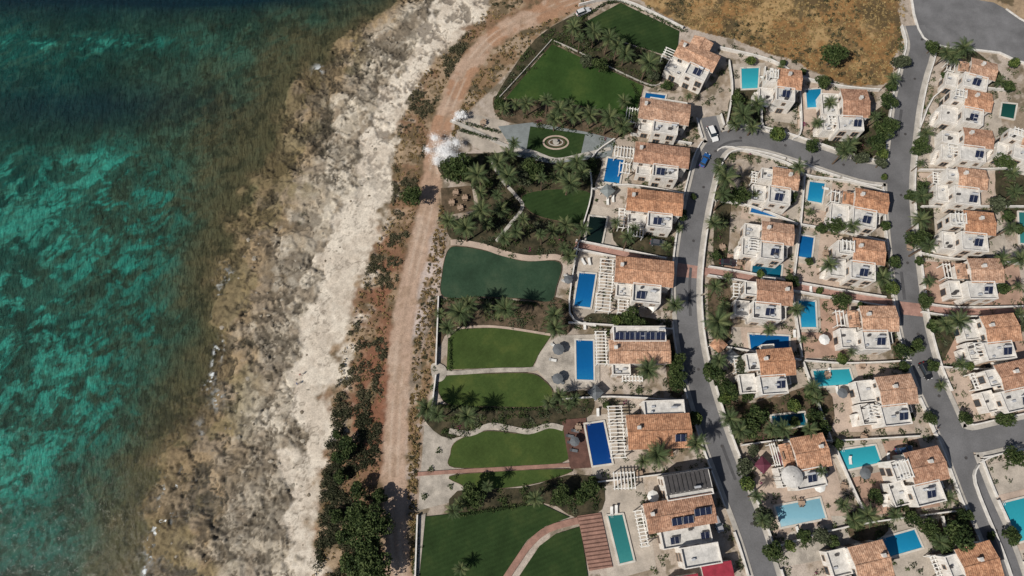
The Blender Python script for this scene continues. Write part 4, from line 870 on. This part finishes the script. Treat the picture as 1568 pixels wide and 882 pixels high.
for P in SEP:
    for x,y in resample(smooth(GP(P),3),1.3):
        if random.random()<.85:
            x+=random.uniform(-1.8,1.8);y+=random.uniform(-1.8,1.8);r=random.uniform(.4,1.05)
            if not blocked(x,y): it.append((x,y,r,random.choice([0,1,1,2])))
for C_,w in ROADS:
    for s in(1,-1):
        for x,y in resample(offset(C_,s*(w/2+2.4)),1.3):
            if random.random()<.66:
                x+=random.uniform(-.5,1);y+=random.uniform(-1,1);r=random.uniform(.4,1.05)
                if not blocked(x,y): it.append((x,y,r,random.choice([0,1,1,2])))
for x,y in polysample(GP([(1090,100),(1350,140),(1568,100),(1568,900),(1180,900),(1050,500),(1060,300)]),1300):
    if random.random()<.42:
        r=random.uniform(.3,.85)
        if not blocked(x,y): it.append((x,y,r,random.choice([0,1,1,2])))
for x,y in polysample(GP([(930,120),(1100,100),(1090,200),(1040,500),(1110,850),(1000,890),(930,600),(900,300)]),300):
    if random.random()<.6:
        r=random.uniform(.35,.9)
        if not blocked(x,y): it.append((x,y,r,random.choice([0,1,2])))
k3=len(it)//3; random.shuffle(it)
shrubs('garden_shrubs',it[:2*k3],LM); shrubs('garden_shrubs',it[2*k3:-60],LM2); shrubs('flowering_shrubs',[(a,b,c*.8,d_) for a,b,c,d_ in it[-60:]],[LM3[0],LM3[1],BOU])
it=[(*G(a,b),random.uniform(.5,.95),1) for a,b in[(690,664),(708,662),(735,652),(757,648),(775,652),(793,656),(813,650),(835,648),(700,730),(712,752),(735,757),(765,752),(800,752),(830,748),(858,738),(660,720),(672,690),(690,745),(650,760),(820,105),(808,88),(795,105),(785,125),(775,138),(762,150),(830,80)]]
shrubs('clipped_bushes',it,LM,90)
it=[]
for P in[[(680,622),(760,627),(832,626)],[(690,566),(690,520)],[(676,460),(740,459),(820,466)],[(705,200),(760,215)],[(715,190),(765,203)],[(640,795),(636,890)],[(1092,575),(1105,620),(1130,680)],[(968,130),(985,165)],[(1020,525),(1046,598)],[(700,790),(830,768)],[(890,30),(950,2),(1045,48)]]:
    for x,y in resample(smooth(GP(P),3),.5): it.append((x+random.uniform(-.1,.1),y+random.uniform(-.1,.1),random.uniform(.45,.62),random.choice([0,0,1])))
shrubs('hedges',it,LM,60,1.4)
# coastal scrub
it=[]; st_=[]
yy=rng.uniform(-30,152,8500)
xa=lineX(S2,yy); xb=lineX(TX,yy); tt=rng.random(8500)
xx=xa+(xb-xa)*tt; tdis=dpoly(xx,yy,track); nn=fbm(xx,yy,7,4,5,.6); n2=fbm(xx,yy,3,3,1)
low=1-np.clip((yy-5)/26,0,1); mid=np.exp(-((yy-90)/24)**2)
for x,y,dt,q,lo,q2,md in zip(xx,yy,tdis,nn,low,n2,mid):
    if dt<3.5: continue
    if q+.10*lo+.04*md<.535 or q2<.44-.09*lo:
        if random.random()<.22: st_.append((x,y,random.uniform(.2,.45),random.choice([0,0,1])))
        continue
    r=random.uniform(.22,.68)*(1+.55*lo); it.append((x,y,r,random.choice([0,0,0,1] if lo>.4 else [0,1,1,2,2])))
yy=rng.uniform(-30,140,1500); xa=lineX(TX,yy)+3; xb=lineX(DV,yy)-.5
xx=xa+(xb-xa)*rng.random(1500); tdis=dpoly(xx,yy,track)
for x,y,dt in zip(xx,yy,tdis):
    if dt<3.3: continue
    (st_ if random.random()<.75 else it).append((x,y,random.uniform(.2,.5),random.choice([0,1])))
shrubs('coastal_scrub',it,SCM,44,.7)
fp=GP([(985,-15),(1385,-15),(1385,68),(1352,130),(1290,124),(1235,104),(1180,80),(1120,58),(1060,44)])
fi=[]
for x,y in polysample(fp,900): st_.append((x,y,random.uniform(.2,.5),random.choice([0,1,1,2])))
for x,y in polysample(fp,260):
    if vnoise(np.array([x/8]),np.array([y/8]),3)[0]>.5: fi.append((x,y,random.uniform(.3,.8),random.choice([0,1,1])))
shrubs('dry_grass_tufts',st_,STM,30,.6); shrubs('field_scrub',fi,SCM,50,.7)
# shore rocks
mb=MB(); ico=bmesh.new(); bmesh.ops.create_icosphere(ico,subdivisions=2,radius=1); iv=[v.co.copy() for v in ico.verts]; fi_=[tuple(v.index for v in f.verts) for f in ico.faces]
yy=rng.uniform(-25,150,260); t=rng.random(260); xa=lineX(WL,yy); xb=lineX(S1,yy); xx=xa+(xb-xa)*(t*1.2)
for x,y in zip(xx,yy):
    r=random.choice([.2,.25,.3,.45])*random.uniform(.7,1.2); sx,sy,sz=r*random.uniform(.8,1.8),r*random.uniform(.8,1.3),r*.35; sd=random.random()*9
    i=int(np.clip(np.searchsorted(ax,x),0,nx-1)); j=int(np.clip(np.searchsorted(ay,y),0,ny-1)); z=Z[j,i]
    if z<-1.3: continue
    mb.add([(x+v.x*sx*(1+.25*math.sin(v.y*4+sd)),y+v.y*sy*(1+.25*math.sin(v.z*5+sd*2)),z+v.z*sz*(1+.2*math.sin(v.x*6+sd))) for v in iv],fi_,random.choice([0,0,1]))
mb.ob('shore_rocks',[mat('rock_grey',(.34,.30,.24),.95,.8,.35),mat('rock_dark',(.20,.165,.12),.95,.8,.35)])
# ---------------------------------------------------------------- smoke puff: a drift of fine white particles
def smoke(px,py,r,n):
    x,y=G(px,py,2.5); lob=[((0,0,0),1)]+[((rng.uniform(-1.0,1.0),rng.uniform(-.9,.9),rng.uniform(-.1,.3)),rng.uniform(.3,.6)) for _ in range(12)]
    P=[]
    for c,q in lob:
        m=int(n*q*q/3); u=rng.normal(size=(m,3)); u/=np.linalg.norm(u,axis=1)[:,None]; P.append((np.array(c)*r+u*(np.abs(rng.normal(size=m))*.48)[:,None]*q*r*np.array([1,1,.5])))
    P=np.concatenate(P); wv=P[:,0]*.9; P[:,1]+=np.sin(wv)*.3; P+=np.array([x,y,2.2]); P[:,2]=np.maximum(P[:,2],.2)
    m,nt,b=nodes('smoke_white'); out=nt.nodes['Material Output']; df=N(nt,'ShaderNodeBsdfDiffuse'); tl=N(nt,'ShaderNodeBsdfTranslucent'); tl.inputs[0].default_value=(.98,.98,.98,1)
    mx=N(nt,'ShaderNodeMixShader'); mx.inputs[0].default_value=.35; nt.links.new(df.outputs[0],mx.inputs[1]); nt.links.new(tl.outputs[0],mx.inputs[2]); nt.links.new(mx.outputs[0],out.inputs[0])
    nt.links.new(ramp(nt,noisefac(nt,2.5,2),[(.3,(.95,.95,.95)),(.7,(.99,.99,.99))]),df.inputs[0])
    link(bpy.data.objects.new('smoke_plume',quadmesh('smoke_plume',leafquads(P,rng.uniform(.05,.12,len(P)),.8),np.zeros(len(P)),[m])))
smoke(678,229,4.1,32000); smoke(703,177,1.7,6000)
# ---------------------------------------------------------------- light, sky, camera
sh=math.radians(46); azd=(-.83,-.56)
L=bpy.data.lights.new('sun','SUN'); L.energy=4.6; L.angle=math.radians(.5); L.color=(1,.95,.87); so=link(bpy.data.objects.new('sun',L))
dvec=Vector((azd[0]*math.cos(sh),azd[1]*math.cos(sh),math.sin(sh))); so.rotation_euler=dvec.to_track_quat('Z','Y').to_euler()
W=bpy.data.worlds.new('World'); scene.world=W; W.use_nodes=True; nt=W.node_tree; sk=nt.nodes.new('ShaderNodeTexSky'); sk.sky_type='NISHITA'; sk.sun_disc=False; sk.sun_elevation=sh; sk.sun_rotation=math.atan2(azd[0],azd[1])
bg=nt.nodes['Background']; nt.links.new(sk.outputs[0],bg.inputs[0]); bg.inputs[1].default_value=.052
cam=bpy.data.cameras.new('camera'); cam.sensor_width=36; cam.angle=HF; cam.clip_start=1; cam.clip_end=9000
co=link(bpy.data.objects.new('camera',cam)); co.location=(0,0,H); co.rotation_euler=(T,0,0); scene.camera=co
